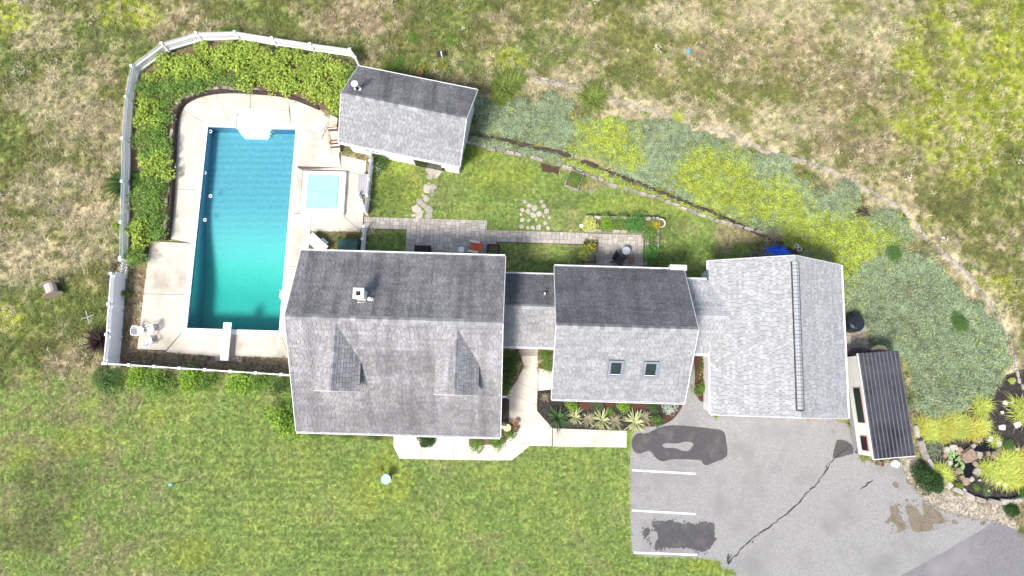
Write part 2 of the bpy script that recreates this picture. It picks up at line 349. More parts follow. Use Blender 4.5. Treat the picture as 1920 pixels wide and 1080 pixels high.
def sward(x, y):
    x = np.asarray(x, float); y = np.asarray(y, float)
    t = fbm(x, y, .35, 1, 5); t2 = fbm(x, y, 1.3, 5, 4)
    fld = mixc(np.broadcast_to(OLIVE, x.shape + (3,)), TAN, sst(t * .5 + t2 * .5, .44, .68))
    fld = mixc(fld, STRAW, blobs(x, y, [(60, 50, 120, 90), (140, 200, 90, 100), (60, 200, 60, 60), (40, 490, 130, 50), (180, 400, 90, 70), (230, 260, 40, 90), (90, 350, 80, 50), (150, 470, 80, 40), (1500, 20, 170, 50), (1480, 230, 100, 50), (1640, 60, 90, 60), (1280, 40, 90, 40)], 3) * .5)
    fld = mixc(fld, BRN, blobs(x, y, [(1480, 120, 170, 70), (1380, 90, 120, 50), (640, 40, 90, 50), (1560, 180, 120, 70), (1620, 260, 90, 50), (250, 700, 40, 10)], 9) * .5)
    fld = mixc(fld, GREEN, blobs(x, y, [(20, 620, 90, 110), (10, 90, 40, 110), (30, 130, 40, 60), (90, 590, 70, 60), (480, 30, 100, 45), (600, 90, 120, 30), (850, 30, 90, 60), (800, 120, 90, 30), (1900, 330, 80, 60), (200, 60, 90, 60), (150, 120, 30, 40), (10, 250, 40, 60), (1030, 90, 90, 40), (180, 610, 60, 60), (250, 100, 70, 60)], 4) * .6)
    fld = mixc(fld, YG, blobs(x, y, [(1850, 150, 170, 190), (1900, 40, 120, 120), (1820, 300, 110, 60), (1730, 230, 60, 60), (20, 30, 50, 50), (20, 600, 50, 30), (960, 110, 60, 30), (1720, 130, 60, 60), (250, 30, 60, 40), (1880, 540, 40, 30), (60, 900, 70, 40)], 6) * .85)
    fld = mixc(fld, STRAW * 1.05, (1 - sst(dist_path(x, y, EDGE), .3, 1.5)) * sst(t2, .3, .6) * .8)
    # mown lawn
    lt = fbm(x, y, .5, 21, 4); l2 = fbm(x, y, 2.0, 25, 3)
    lw = mixc(np.broadcast_to(LAWN, x.shape + (3,)), LY, sst(lt, .45, .75) * .6)
    wl = 1 - sst(x + (lt - .5) * 6, -24, -17); lw = mixc(lw, TAN * .75, wl * sst(fbm(x, y, 1.1, 35, 4), .38, .62) * .6) 
    lw = mixc(lw, TAN * .85, sst(fbm(x, y, .6, 31, 4), .58, .8) * .36)
    lw = mixc(lw, LAWN * np.array((.78, .9, .8)), sst(l2, .5, .8) * .6)
    row = .5 + .5 * np.sin((y + .05 * np.sin(x * .8)) * 2 * math.pi / .40)
    stripe = blobs(x, y, [(560, 960, 330, 160)], 2)
    lw = lw * (1 + (row * .32 - .16) * stripe)[..., None]
    lw = mixc(lw, YG * .95, blobs(x, y, [(700, 900, 60, 60), (130, 830, 60, 30), (140, 950, 18, 60), (280, 790, 25, 30), (40, 860, 60, 25), (360, 1040, 60, 30), (1330, 1060, 70, 14), (1050, 240, 40, 30), (960, 330, 130, 40), (760, 350, 60, 50), (1180, 385, 160, 20), (880, 300, 60, 30)], 8) * .38)
    lw = mixc(lw, np.array((.12, .19, .045)), blobs(x, y, [(940, 360, 40, 20), (1060, 380, 50, 20), (730, 370, 40, 40), (1240, 430, 50, 30), (1300, 470, 90, 25)], 12) * .55)
    lw = mixc(lw, DKG, blobs(x, y, [(90, 900, 80, 40), (60, 980, 60, 60)], 12) * .6)
    lw = mixc(lw, BRN * 1.1, blobs(x, y, [(1370, 435, 60, 22), (1100, 350, 40, 12), (1355, 462, 16, 14), (1030, 310, 26, 12)], 14) * .7)
    m = np.maximum(inpoly(x, y, LAWN_N), inpoly(x + (lt - .5) * 3, y + (l2 - .5) * 3, LAWN_S)).astype(float)
    c = fld * (1 - m[..., None]) + lw * m[..., None]
    bx_, by_ = x + (fbm(x, y, 1.1, 51, 3) - .5) * 1.6, y + (fbm(x, y, 1.1, 55, 3) - .5) * 1.6
    bed = inpoly(bx_, by_, COVER) | inpoly(x, y, STRIP)
    c = np.where(bed[..., None], np.array((.20, .20, .125)), c)
    lawny = (G(0, 1000).y)
    return c, m
# ---------------------------------------------------------------- ground sheet
far = [45, 60, 90, 150, 300]
xs = np.array([-f for f in far[::-1]] + list(np.arange(-38, 38.01, .25)) + far); ys = np.array([-300, -150, -80, -40, -22] + list(np.arange(-15, 30.01, .25)) + [36, 50, 90, 170, 300])
X, Y = np.meshgrid(xs, ys); nx, ny = len(xs), len(ys)
def zrel(x, y):
    return 0 * x
gv = np.stack([X, Y, zrel(X, Y)], -1).reshape(-1, 3)
ii = (np.arange(ny - 1)[:, None] * nx + np.arange(nx - 1)[None, :]).ravel()
quads = np.stack([ii, ii + 1, ii + nx + 1, ii + nx], -1)
cx = gv[quads].mean(1)
hole = [PL(PU0 - .3, PV0 - .3), PL(PU1 + .3, PV0 - .3), PL(PU1 + .3, PV1 + .3), PL(PU0 - .3, PV1 + .3)]
STEPHOLE = [PL(-1.15, PV1 - .2), PL(1.35, PV1 - .2), PL(1.35, PV1 + 1.05), PL(-1.15, PV1 + 1.05)]
keep = ~(inpoly(cx[:, 0], cx[:, 1], hole) | inpoly(cx[:, 0], cx[:, 1], STEPHOLE))
quads = quads[keep]
def np_mesh(name, v, faces, mat_, col=None, smooth=False):
    """faces: list of int arrays (n,k)"""
    me = bpy.data.meshes.new(name); v = np.asarray(v, np.float32)
    me.vertices.add(len(v)); me.vertices.foreach_set('co', v.ravel())
    tot = sum(f.size for f in faces); np_ = sum(len(f) for f in faces)
    me.loops.add(tot); me.polygons.add(np_)
    me.loops.foreach_set('vertex_index', np.concatenate([f.ravel() for f in faces]).astype(np.int32))
    st = []; k = 0
    for f in faces:
        st.append(k + np.arange(len(f)) * f.shape[1]); k += f.size
    me.polygons.foreach_set('loop_start', np.concatenate(st).astype(np.int32))
    me.update(calc_edges=True); me.validate()
    if col is not None:
        a = me.color_attributes.new('col', 'FLOAT_COLOR', 'POINT')
        c = np.ones((len(v), 4), np.float32); c[:, :3] = col; a.data.foreach_set('color', c.ravel())
    if mat_: me.materials.append(mat_)
    if smooth: me.polygons.foreach_set('use_smooth', np.ones(len(me.polygons), bool))
    return me
gc, gm = sward(gv[:, 0], gv[:, 1])
_o = (np.abs(gv[:, 0]) > 38.1) | (gv[:, 1] > 30.1) | (gv[:, 1] < -15.1); gc[_o] = (OLIVE * .55 + TAN * .45)
M_ground = mat('sward', (.62, .60, .56), (1.12, 1.08, 1.0), 7, .95, .05, 14, attr=True, c3=(1.25, 1.2, 1.1), s3=3.5)
go = bpy.data.objects.new('ground', np_mesh('ground', gv, [quads], M_ground, gc)); COL.objects.link(go)
tag(go, 'rough grassland and mown lawn around the house', 'ground', kind='structure')
def struct(name, mb, m, label=None, parent=None):
    o = mb.build(name, m, parent)
    if parent is None: tag(o, label, 'ground', kind='structure')
    return o
def band(path, wd, seed):
    rng = random.Random(seed); p = rough(path, .08, .35, seed, False); a = []; b = []
    for i, q in enumerate(p):
        d = Vector(p[min(i + 1, len(p) - 1)]) - Vector(p[max(i - 1, 0)]); d.normalize(); s = Vector((-d.y, d.x)) * wd * rng.uniform(.3, .7)
        a.append((q[0] + s.x, q[1] + s.y, .009)); b.append((q[0] - s.x, q[1] - s.y, .009))
    n_ = len(a); return MB().add(a + b, [(i, i + n_, i + n_ + 1, i + 1) for i in range(n_ - 1)])
struct('dirt_edge', band(EDGE, .36, 4), mat('pale_dirt', (.36, .315, .24), (.50, .45, .37), 7, .95, .02, 25, c3=(.24, .19, .13), s3=1.2), 'bare pale dirt line along the stone edging of the bank')
struct('garden_strip', MB().sheet(STRIP, .010), M_soil, 'narrow planted strip above the low stone wall')
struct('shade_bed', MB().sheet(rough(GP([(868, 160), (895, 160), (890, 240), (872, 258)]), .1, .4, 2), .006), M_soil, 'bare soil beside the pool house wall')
struct('mulch_bed', MB().sheet(rough(MULCH_E, .05, .4, 5), .016), M_mulch, 'black mulch bed around the garden ponds')
struct('gravel_strip', MB().sheet(rough(GRAVEL_E, .06, .3, 6), .014), M_gravel, 'pale gravel strip along the driveway edge')
struct('gravel_patch', MB().sheet(GRAVEL_T, .012), M_gravel, 'half round gravel patch beside the garage')
struct('pool_side_gravel', MB().sheet(GRAVEL_W, .008), M_pea, 'brown gravel strip between pool deck and white fence')
struct('pool_house_border', MB().sheet(rough(GP([(628, 262), (650, 262), (712, 285), (700, 300), (692, 405), (682, 405), (690, 303), (636, 290)]), .04, .3, 3), .011), M_pea, 'gravel border between spa deck and pool house')
struct('corner_gravel', MB().sheet(GP([(582, 432), (682, 436), (690, 480), (578, 480)]), .011), M_pea, 'dry grassy gravel corner behind the house')
yb = struct('front_bed', MB().sheet(rough(YUCCABED, .03, .4, 8), .016), M_mulch, 'black mulch bed in front of the middle building')
MB().sheet(smoothpoly(GP([(1232, 800), (1262, 789), (1283, 757), (1275, 748), (1268, 770), (1240, 786), (1200, 800)]), 2), .022).build('red_mulch', M_redmulch, yb)
for q in ([(1080, 745), (1110, 745), (1112, 765), (1090, 768)], [(1130, 748), (1150, 748), (1152, 765), (1135, 768)], [(1185, 752), (1212, 752), (1215, 768), (1190, 768)]):
    MB().sheet(rough(GP(q), .08, .2, 4), .022).build('red_mulch', M_redmulch, yb)
struct('shrub_border', MB().sheet(rough(GP([(940, 655), (975, 655), (984, 686), (968, 715), (952, 742), (940, 745)]), .04, .3, 4), .009), M_soil, 'soil border by the east wall of the house')
struct('side_bed', MB().sheet(rough(GP([(1302, 664), (1330, 664), (1328, 756), (1312, 752), (1302, 735)]), .03, .3, 4), .026), M_redmulch, 'narrow flower bed between middle building and garage')
struct('house_border', MB().sheet(rough(GP([(545, 800), (740, 812), (740, 826), (545, 812)]), .08, .3, 4), .009), M_soil, 'soil border along the front wall of the house')
struct('corner_bed', MB().sheet(rough(GP([(880, 815), (950, 790), (972, 800), (945, 832), (880, 838)]), .04, .3, 4), .074), M_soil, 'planted corner by the front walk')
# ---------------------------------------------------------------- driveway
dr = struct('driveway', MB().prism(smoothpoly(DRIVE, 1), -.1, .02), M_asph, 'pale grey asphalt parking area')
def flat(name, px, z, m, amp=.03, step=.15, sm=2, seed=0, parent=dr, label=None):
    o = MB().sheet(rough(smoothpoly(GP(px), sm), amp, step, seed), z).build(name, m, parent)
    if label: o['label'] = label
    return o
Z160 = lambda L: [(1160 + x / 3.375, 760 + y / 3.375) for x, y in L]
flat('tar_patch', Z160([(100, 190), (130, 172), (180, 180), (230, 150), (310, 125), (420, 128), (560, 145), (650, 155), (675, 180), (680, 230), (690, 290), (680, 335), (600, 360), (560, 382), (530, 370), (525, 345), (440, 342), (330, 340), (275, 358), (235, 335), (200, 285), (165, 295), (130, 308), (95, 295), (82, 255), (85, 215)]), .026, M_tar, .012, .12, 1, label='large dark sealed patch with a pale hole')
flat('bare_patch', Z160([(272, 250), (300, 236), (340, 242), (380, 240), (420, 228), (475, 236), (465, 265), (440, 290), (400, 288), (360, 268), (290, 270)]), .031, M_asph, .012, .1, 1, label='pale bare spot inside the dark patch')
flat('tar_patch', Z160([(215, 735), (260, 728), (330, 728), (400, 745), (480, 755), (520, 738), (590, 740), (608, 760), (606, 850), (595, 890), (540, 925), (500, 918), (470, 905), (380, 905), (290, 900), (235, 912), (225, 880), (250, 840), (240, 790), (215, 765)]), .026, M_tar, .07, .08, 1, 4, label='fuzzy dark patch between the painted lines')
flat('tar_patch', Z160([(155, 790), (180, 770), (200, 785), (195, 815), (170, 835), (155, 820)]), .026, M_tar, .09, .07, 1, 4)
flat('tar_patch', [(1566, 832), (1570, 822), (1596, 830), (1602, 850), (1590, 853), (1565, 860), (1560, 858)], .026, M_tar, .015, .15, 1, label='dark runoff patch at the shed corner')
flat('new_asphalt_road', [(1680, 1085), (1770, 1035), (1868, 977), (1990, 1035), (1990, 1140), (1650, 1140)], .027, M_road, .015, .5, 0, label='darker newer asphalt at the lower right corner')
Zs = lambda L: [(1560 + x / 5.333, 900 + y / 5.333) for x, y in L]
for k, q in enumerate(([(580, 260), (650, 262), (670, 300), (665, 340), (700, 370), (700, 420), (740, 440), (740, 490), (690, 520), (650, 520), (660, 480), (620, 440), (600, 405), (530, 440), (560, 380), (590, 350), (575, 300)],
    [(720, 255), (800, 252), (850, 280), (870, 330), (905, 365), (920, 330), (900, 280), (905, 220), (980, 240), (1060, 310), (1110, 350), (1100, 380), (1165, 415), (1070, 440), (1010, 435), (1000, 480), (970, 515), (920, 510), (850, 525), (795, 505), (785, 440), (755, 400), (770, 370), (740, 330), (740, 290)],
    [(1190, 410), (1220, 385), (1270, 430), (1240, 445), (1195, 435)], [(1470, 430), (1520, 400), (1540, 430), (1500, 460)], [(600, 30), (640, 8), (670, 60), (650, 88), (610, 60)], [(725, 195), (750, 182), (770, 215), (740, 225)])):
    flat('silt_stain', Zs(q), .026, M_tarsoft if k > 9 else M_sand, .03, .1, 1, k)
def speckle(px, m, n_, spread, seed, z):
    rng = random.Random(seed); P = GP(px); b = MB()
    for _ in range(n_):
        i = rng.randrange(len(P)); t = rng.random(); a, c = P[i], P[(i + 1) % len(P)]
        x, y = a[0] + (c[0] - a[0]) * t + rng.gauss(0, spread), a[1] + (c[1] - a[1]) * t + rng.gauss(0, spread); r_ = rng.uniform(.015, .07)
        b.sheet([(x + r_ * rng.uniform(.5, 1.2) * math.cos(q), y + r_ * rng.uniform(.5, 1.2) * math.sin(q)) for q in np.linspace(0, 6.28, 7)[:-1]], z + rng.uniform(0, .002))
    b.build('stain_specks', m, dr, kind='stuff')
speckle(Z160([(215, 735), (330, 728), (480, 755), (590, 740), (606, 850), (540, 925), (470, 905), (290, 900), (235, 912), (170, 830), (150, 790), (240, 790)]), M_tar, 240, .09, 5, .0268)
speckle(Zs([(580, 260), (700, 370), (740, 490), (650, 520), (560, 420), (785, 440), (1000, 480), (1165, 415), (905, 220), (720, 255)]), M_sand, 160, .12, 6, .0268)
M_tyre = mat('oily_mark', (.20, .198, .20), (.26, .256, .257), 6, .9)
for k, (x, y, a, b) in enumerate(((1212, 918, 10, 7), (1236, 913, 7, 6), (1216, 935, 7, 6), (1196, 921, 5, 10), (1254, 935, 3, 14), (1205, 852, 9, 6), (1242, 890, 4, 9), (1195, 885, 7, 7), (1300, 892, 4, 6), (1290, 872, 22, 5), (1455, 880, 12, 9), (1500, 900, 14, 10), (1640, 800, 9, 7), (1560, 810, 10, 6), (1190, 950, 8, 5), (1370, 1060, 22, 8))):
    flat('oil_mark', [(x + a * math.cos(t) , y + b * math.sin(t)) for t in np.linspace(0, 6.283, 9)[:-1]], .0242 + k * .0001, M_tyre, .07, .09, 1, k + 30)
for k, (a, b) in enumerate((((1185, 881.5), (1305, 888.5)), ((1185, 957), (1305, 964)), ((1188, 1036), (1307, 1040.5)))):
    p, q = G(*a, .031), G(*b, .031); MB().bar(p, q, .11, .003).build('painted_line', M_paint, dr)
def ribbon(px, wd, z, m, name, seed=1):
    rng = random.Random(seed); p = [G(x, y) for x, y in px]; pts = []
    for a, b in zip(p[:-1], p[1:]):
        n = max(1, int((b - a).length / .18)); d = (b - a).normalized(); s = Vector((-d.y, d.x, 0))
        for j in range(n): pts.append((a + (b - a) * j / n + s * rng.uniform(-.05, .05), s, wd * rng.uniform(.45, 1.3)))
    vs = []; fs = []
    for i, (q, s, w_) in enumerate(pts):
        e = w_ * (.25 if i in (0, len(pts) - 1) else 1)
        vs += [(q.x + s.x * e / 2, q.y + s.y * e / 2, z), (q.x - s.x * e / 2, q.y - s.y * e / 2, z)]
        if i: fs.append((2 * i - 2, 2 * i, 2 * i + 1, 2 * i - 1))
    return MB().add(vs, fs).build(name, m, dr)
ribbon([(1366, 1052), (1380, 1040), (1410, 1010), (1440, 990), (1475, 963), (1500, 942), (1512, 925), (1530, 908), (1548, 885), (1556, 868), (1568, 855), (1596, 835)], .07, .034, M_tarsoft, 'crack', 3)
ribbon([(1612, 917), (1622, 910), (1633, 904), (1640, 895)], .09, .034, M_tarsoft, 'crack', 4)
for k in range(3): ribbon([(1366, 1038), (1364, 1056), (1372, 1050 - k * 6), (1378 + k, 1044)], .09, .0345 + k * .001, M_tarsoft, 'crack', 6 + k)
ribbon([(1553, 868), (1549, 874), (1552, 878), (1558, 873)], .08, .035, M_tarsoft, 'crack', 9)
ribbon([(1412, 1014), (1410, 1018), (1418, 1006)], .08, .035, M_tarsoft, 'crack', 10)
ribbon([(1510, 928), (1517, 924)], .08, .035, M_tarsoft, 'crack', 11)
ribbon([(1427, 912), (1432, 920), (1435, 924)], .03, .033, M_tarsoft, 'crack', 12)
MB().sheet(GP([(1322, 772), (1400, 776), (1470, 783), (1470, 790), (1400, 787), (1322, 783)]), .026).build('dark_seam', M_tyre, dr)
# ---------------------------------------------------------------- concrete walk and pool deck, slab by slab
def shrink(poly, d):
    c = Vector((sum(p[0] for p in poly) / len(poly), sum(p[1] for p in poly) / len(poly)))
    out = []
    for p in poly:
        v = Vector(p) - c; out.append(tuple(c + v * (1 - d / max(v.length, .01))))
    return out
wk = struct('walkway', MB().prism([(x, y) for x, y in WALK_ALL], -.08, .03), M_grout, 'pale concrete front walk')
for q in ([(976, 667), (1009, 667), (1008, 733), (968, 715), (983, 686)], [(968, 715), (1008, 733), (1007, 759), (952, 737)], [(952, 737), (1007, 759), (1007, 770), (1035, 802), (1035, 837), (993, 836), (945, 823), (968, 805), (950, 790), (950, 745)],
          [(1009, 690), (1040, 697), (1040, 730), (1009, 733)], [(1036, 803), (1175, 808), (1175, 839), (1036, 837)], [(738, 813), (790, 816), (790, 861), (749, 860), (738, 838)], [(790, 816), (850, 820), (850, 862), (790, 861)], [(850, 820), (910, 823), (910, 863), (850, 862)], [(910, 823), (945, 823), (993, 836), (960, 863), (910, 863)]):
    MB().prism(shrink(GP(q), .012), .0, .065).build('slab', M_walk, wk)
for k in range(2):
    MB().prism(GP([(973, 652), (1009, 652), (1009, 667 - 6 * k), (973, 667 - 6 * k)]), .0, .17 + .15 * k).build('step', M_greywood, wk)
dk = struct('pool_deck', MB().prism(GP([(282, 452), (258, 655), (402, 668), (402, 676), (455, 679), (455, 668), (590, 676), (590, 625), (345, 615), (360, 453)]), -.1, .03), M_grout, 'cream concrete deck around the pool')
struct('deck_bed', MB().prism(GP([(318, 448), (360, 456), (386, 232), (440, 233), (440, 204), (514, 206), (514, 237), (558, 238), (545, 440), (530, 620), (590, 625), (590, 434), (680, 436), (688, 302), (636, 290), (645, 255), (600, 205), (540, 181), (430, 173), (385, 178), (355, 190), (340, 205), (333, 230), (330, 300), (325, 400)]), -.1, .03), M_grout, None, dk)
a0, b0, c0, d0 = (386.5, 234), (558.5, 239.5), (526.5, 627), (348, 616.5)      # outside of the coping
for q in ([(282, 452), (362, 457), (353, 553), (270, 551)], [(270, 551), (353, 553), d0, (312, 657), (258, 655)], [d0, (440, 620.5), (440, 669), (402, 668), (312, 660)], [(440, 620.5), c0, (545, 672), (440, 668)], [c0, (590, 630), (590, 676), (545, 672)],
          [(403, 668), (455, 669), (455, 679), (403, 676)], [(318, 448), (325, 400), (329, 355), (374, 356), (362, 457)], [(329, 355), (330, 300), (333, 230), (340, 205), (386, 232), (374, 356)], [(340, 205), (355, 190), (385, 178), (405, 175), (430, 232), (386, 232)], [(405, 175), (430, 173), (470, 176), (470, 208), (442, 208), (442, 234), (430, 233)],
          [(470, 176), (540, 181), (545, 208), (470, 208)], [(540, 181), (600, 205), (628, 225), (605, 255), (558.5, 239.5), (545, 236)], [(510, 208), (545, 208), (546, 238), (511, 236)], [(628, 225), (645, 255), (636, 290), (640, 315), (555, 312), (558.5, 239.5), (605, 255)],
          [(640, 291), (688, 302), (686, 330), (650, 322), (567, 318), (640, 315)], [(555, 313), (568, 319), (562, 400), (546.5, 400)], [(650, 322), (686, 331), (683, 380), (680, 436), (643, 404)], [(546.5, 400), (585, 402), (583, 434), (575, 500), (538, 500)], [(585, 402), (643, 404), (680, 436), (583, 434)], [(538, 500), (590, 500), (590, 630), c0]):
    MB().prism(shrink(GP(q), .014), .0, .06).build('slab', M_conc, dk)
# ---------------------------------------------------------------- pool
pool = thing('swimming_pool', 'long rectangular swimming pool of blue to teal water', 'pool', POOL_C, POOL_A)
M_liner = mat('pool_liner', (.78, .9, .95), (1.1, 1.06, 1.04), 9, .5, attr=True)
def depth(v):    # floor profile: shallow at the north end, hopper at the south end
    t = (PV1 - v) / (PV1 - PV0)
    s = max(0, min((t - .38) / .45, 1)); return .85 + .1 * t + 1.0 * s * s * (3 - 2 * s)
vv = [PV1 - (PV1 - PV0) * k / 48 for k in range(49)]
def linc(t):   # printed blue liner at the shallow end, plain turquoise in the hopper
    s = max(0, min((t - .25) / .5, 1)); return tuple(p * (1 - s) + q * s for p, q in zip((.115, .25, .34), (.125, .385, .35)))
fl = MB()
for a, b in zip(vv[:-1], vv[1:]): fl.add([(PU0, b, -depth(b)), (PU1, b, -depth(b)), (PU1, a, -depth(a)), (PU0, a, -depth(a))], [(0, 1, 2, 3)], tuple(.5 + 0 * q for q in ()) or linc((PV1 - (a + b) / 2) / (PV1 - PV0)))
_n = M_liner.node_tree.nodes; _l = M_liner.node_tree.links          # printed scallop rows on the liner
_w = _n.new('ShaderNodeTexWave'); _w.bands_direction = 'Y'; _w.inputs['Scale'].default_value = .75; _w.inputs['Distortion'].default_value = 2.2; _w.inputs['Detail'].default_value = 3; _w.inputs['Detail Scale'].default_value = 2.5
_g = _n.new('ShaderNodeNewGeometry'); _l.new(_g.outputs['Position'], _w.inputs['Vector'])
_v = _n.new('ShaderNodeTexVoronoi'); _v.inputs['Scale'].default_value = 7; _l.new(_g.outputs['Position'], _v.inputs['Vector'])
_s = _n.new('ShaderNodeSeparateXYZ'); _l.new(_g.outputs['Position'], _s.inputs[0])
_f = _n.new('ShaderNodeMapRange'); _f.inputs[1].default_value = 8.5; _f.inputs[2].default_value = 12; _l.new(_s.outputs['Y'], _f.inputs[0])
_a = _n.new('ShaderNodeMath'); _a.operation = 'MULTIPLY'; _l.new(_w.outputs['Fac'], _a.inputs[0]); _a.inputs[1].default_value = .6
_a2 = _n.new('ShaderNodeMath'); _a2.operation = 'ADD'; _l.new(_a.outputs[0], _a2.inputs[0]); _l.new(_v.outputs['Distance'], _a2.inputs[1])
_m = _n.new('ShaderNodeMath'); _m.operation = 'MULTIPLY'; _l.new(_a2.outputs[0], _m.inputs[0]); _l.new(_f.outputs[0], _m.inputs[1])
_x = _n.new('ShaderNodeMix'); _x.data_type = 'RGBA'; _x.inputs[7].default_value = (.19, .37, .46, 1)
_m2 = _n.new('ShaderNodeMath'); _m2.operation = 'MULTIPLY'; _l.new(_m.outputs[0], _m2.inputs[0]); _m2.inputs[1].default_value = .55
_b = _n['Principled BSDF']; _src = _b.inputs['Base Color'].links[0].from_socket; _l.new(_src, _x.inputs[6]); _l.new(_m2.outputs[0], _x.inputs[0]); _l.new(_x.outputs[2], _b.inputs['Base Color'])
fl.build('pool_floor', M_liner, pool)
M_linew = mat('liner_wall', (.05, .17, .33), (.07, .21, .39), 7, .5)  # blue darkened on all walls to carry the shade of the west one
for nm, u in (('pool_wall', PU0), ('pool_wall', PU1)):
    m_ = MB()
    for a, b in zip(vv[:-1], vv[1:]):
        f = (0, 1, 2, 3) if u == PU0 else (3, 2, 1, 0)
        m_.add([(u, b, -depth(b)), (u, a, -depth(a)), (u, a, .02), (u, b, .02)], [f])
    m_.build(nm, M_linew, pool)
MB().add([(PU0, PV0, -depth(PV0)), (PU0, PV0, .02), (PU1, PV0, .02), (PU1, PV0, -depth(PV0))], [(0, 1, 2, 3)]).build('pool_wall', M_linew, pool)
s0, s1 = -1.0, 1.2     # entry steps break the north wall
m_ = MB()
for a, b, zt in ((PU0, s0, .02), (s0, s1, -.8), (s1, PU1, .02)): m_.add([(a, PV1, -depth(PV1)), (b, PV1, -depth(PV1)), (b, PV1, zt), (a, PV1, zt)], [(0, 1, 2, 3)])
m_.build('pool_wall', M_linew, pool)
M_step = mat('white_step', (.82, .82, .80), (.78, .79, .78), 3, .4)
st = MB()
for k in range(4):
    v0, v1 = PV1 - .28 + .0, PV1 + .95 - .24 * k
    zt = -.05 - .22 * k
    st.prism([(s0 + .02, PV1 + .005), (s0 - .0 + .02, v1 - .12), (s0 + .14, v1), (s1 - .14, v1), (s1 - .02, v1 - .12), (s1 - .02, PV1 + .005)][::1], -.84, zt) if k == 0 else st.prism([(s0 + .1 * k, PV1 - .14 * k), (s0 + .1 * k, PV1 - .14 * k + .14), (s1 - .1 * k, PV1 - .14 * k + .14), (s1 - .1 * k, PV1 - .14 * k)], -.84, zt)
st.build('entry_steps', M_step, pool)
sw = MB()
for a, b in (((s0, PV1), (s0, PV1 + .97)), ((s0, PV1 + .97), (s1, PV1 + .97)), ((s1, PV1 + .97), (s1, PV1))):
    sw.bar((*a, -.48), (*b, -.48), .03, 1.0)
sw.build('step_surround', M_step, pool)
CW = .30
cp = [((PU0 - CW, PV0 - CW), (PU1 + CW, PV0)), ((PU0 - CW, PV0 + .003), (PU0, PV1 - .003)), ((PU1, PV0 + .003), (PU1 + CW, PV1 - .003)), ((PU0 - CW, PV1), (s0 - .02, PV1 + CW)), ((s1 + .02, PV1), (PU1 + CW, PV1 + CW))]
for (x0, y0), (x1, y1) in cp:
    MB().prism([(x0, y0), (x1, y0), (x1, y1), (x0, y1)], -.08, .072).build('coping', M_coping, pool)
MB().prism([(s0 - .32, PV1 + CW + .003), (s0 - .018, PV1 + CW + .003), (s0 - .018, PV1 + .985), (s1 + .018, PV1 + .985), (s1 + .018, PV1 + CW + .003), (s1 + .32, PV1 + CW + .003), (s1 + .32, PV1 + 1.28), (s0 - .32, PV1 + 1.28)], -.08, .0725).build('coping', M_coping, pool)
# water: a closed body with a clear rippled surface
WZ = -.13
wt = MB(); segs = []
bot = [(v, -depth(v) + .012) for v in vv]
e = .006
for a, b in zip(bot[:-1], bot[1:]):
    wt.add([(PU0 + e, b[0], b[1]), (PU1 - e, b[0], b[1]), (PU1 - e, a[0], a[1]), (PU0 + e, a[0], a[1])], [(3, 2, 1, 0)])
    for u, f in ((PU0 + e, (0, 3, 2, 1)), (PU1 - e, (0, 1, 2, 3))):
        wt.add([(u, b[0], b[1]), (u, a[0], a[1]), (u, a[0], WZ), (u, b[0], WZ)], [f])
wt.add([(PU0 + e, vv[-1], bot[-1][1]), (PU1 - e, vv[-1], bot[-1][1]), (PU1 - e, vv[-1], WZ), (PU0 + e, vv[-1], WZ)], [(0, 1, 2, 3)])
wt.add([(PU0 + e, vv[0], bot[0][1]), (PU1 - e, vv[0], bot[0][1]), (PU1 - e, vv[0], WZ), (PU0 + e, vv[0], WZ)], [(3, 2, 1, 0)])
wt.add([(PU0 + e, vv[-1], WZ), (PU1 - e, vv[-1], WZ), (PU1 - e, vv[0], WZ), (PU0 + e, vv[0], WZ)], [(0, 1, 2, 3)])
M_water = bpy.data.materials.new('pool_water'); M_water.use_nodes = True
n = M_water.node_tree.nodes; l = M_water.node_tree.links; n.remove(n['Principled BSDF'])
tr = n.new('ShaderNodeBsdfTransparent'); gl = n.new('ShaderNodeBsdfGlossy'); gl.inputs['Roughness'].default_value = .28
fr = n.new('ShaderNodeFresnel'); fr.inputs['IOR'].default_value = 1.33
mx = n.new('ShaderNodeMixShader'); fm = n.new('ShaderNodeMath'); fm.operation = 'MULTIPLY'; fm.inputs[1].default_value = .55; l.new(fr.outputs[0], fm.inputs[0]); l.new(fm.outputs[0], mx.inputs[0]); l.new(tr.outputs[0], mx.inputs[1]); l.new(gl.outputs[0], mx.inputs[2])
bp = n.new('ShaderNodeBump'); bp.inputs['Strength'].default_value = .1; bp.inputs['Distance'].default_value = .02
nz = n.new('ShaderNodeTexNoise'); nz.inputs['Scale'].default_value = 5; ge = n.new('ShaderNodeNewGeometry'); l.new(ge.outputs['Position'], nz.inputs['Vector'])
l.new(nz.outputs['Fac'], bp.inputs['Height']); l.new(bp.outputs[0], gl.inputs['Normal']); l.new(bp.outputs[0], fr.inputs['Normal'])
l.new(mx.outputs[0], n['Material Output'].inputs['Surface'])
va = n.new('ShaderNodeVolumeAbsorption'); va.inputs['Color'].default_value = (.22, .94, .90, 1); va.inputs['Density'].default_value = .5
l.new(va.outputs[0], n['Material Output'].inputs['Volume'])
wo = wt.build('water', M_water, pool)
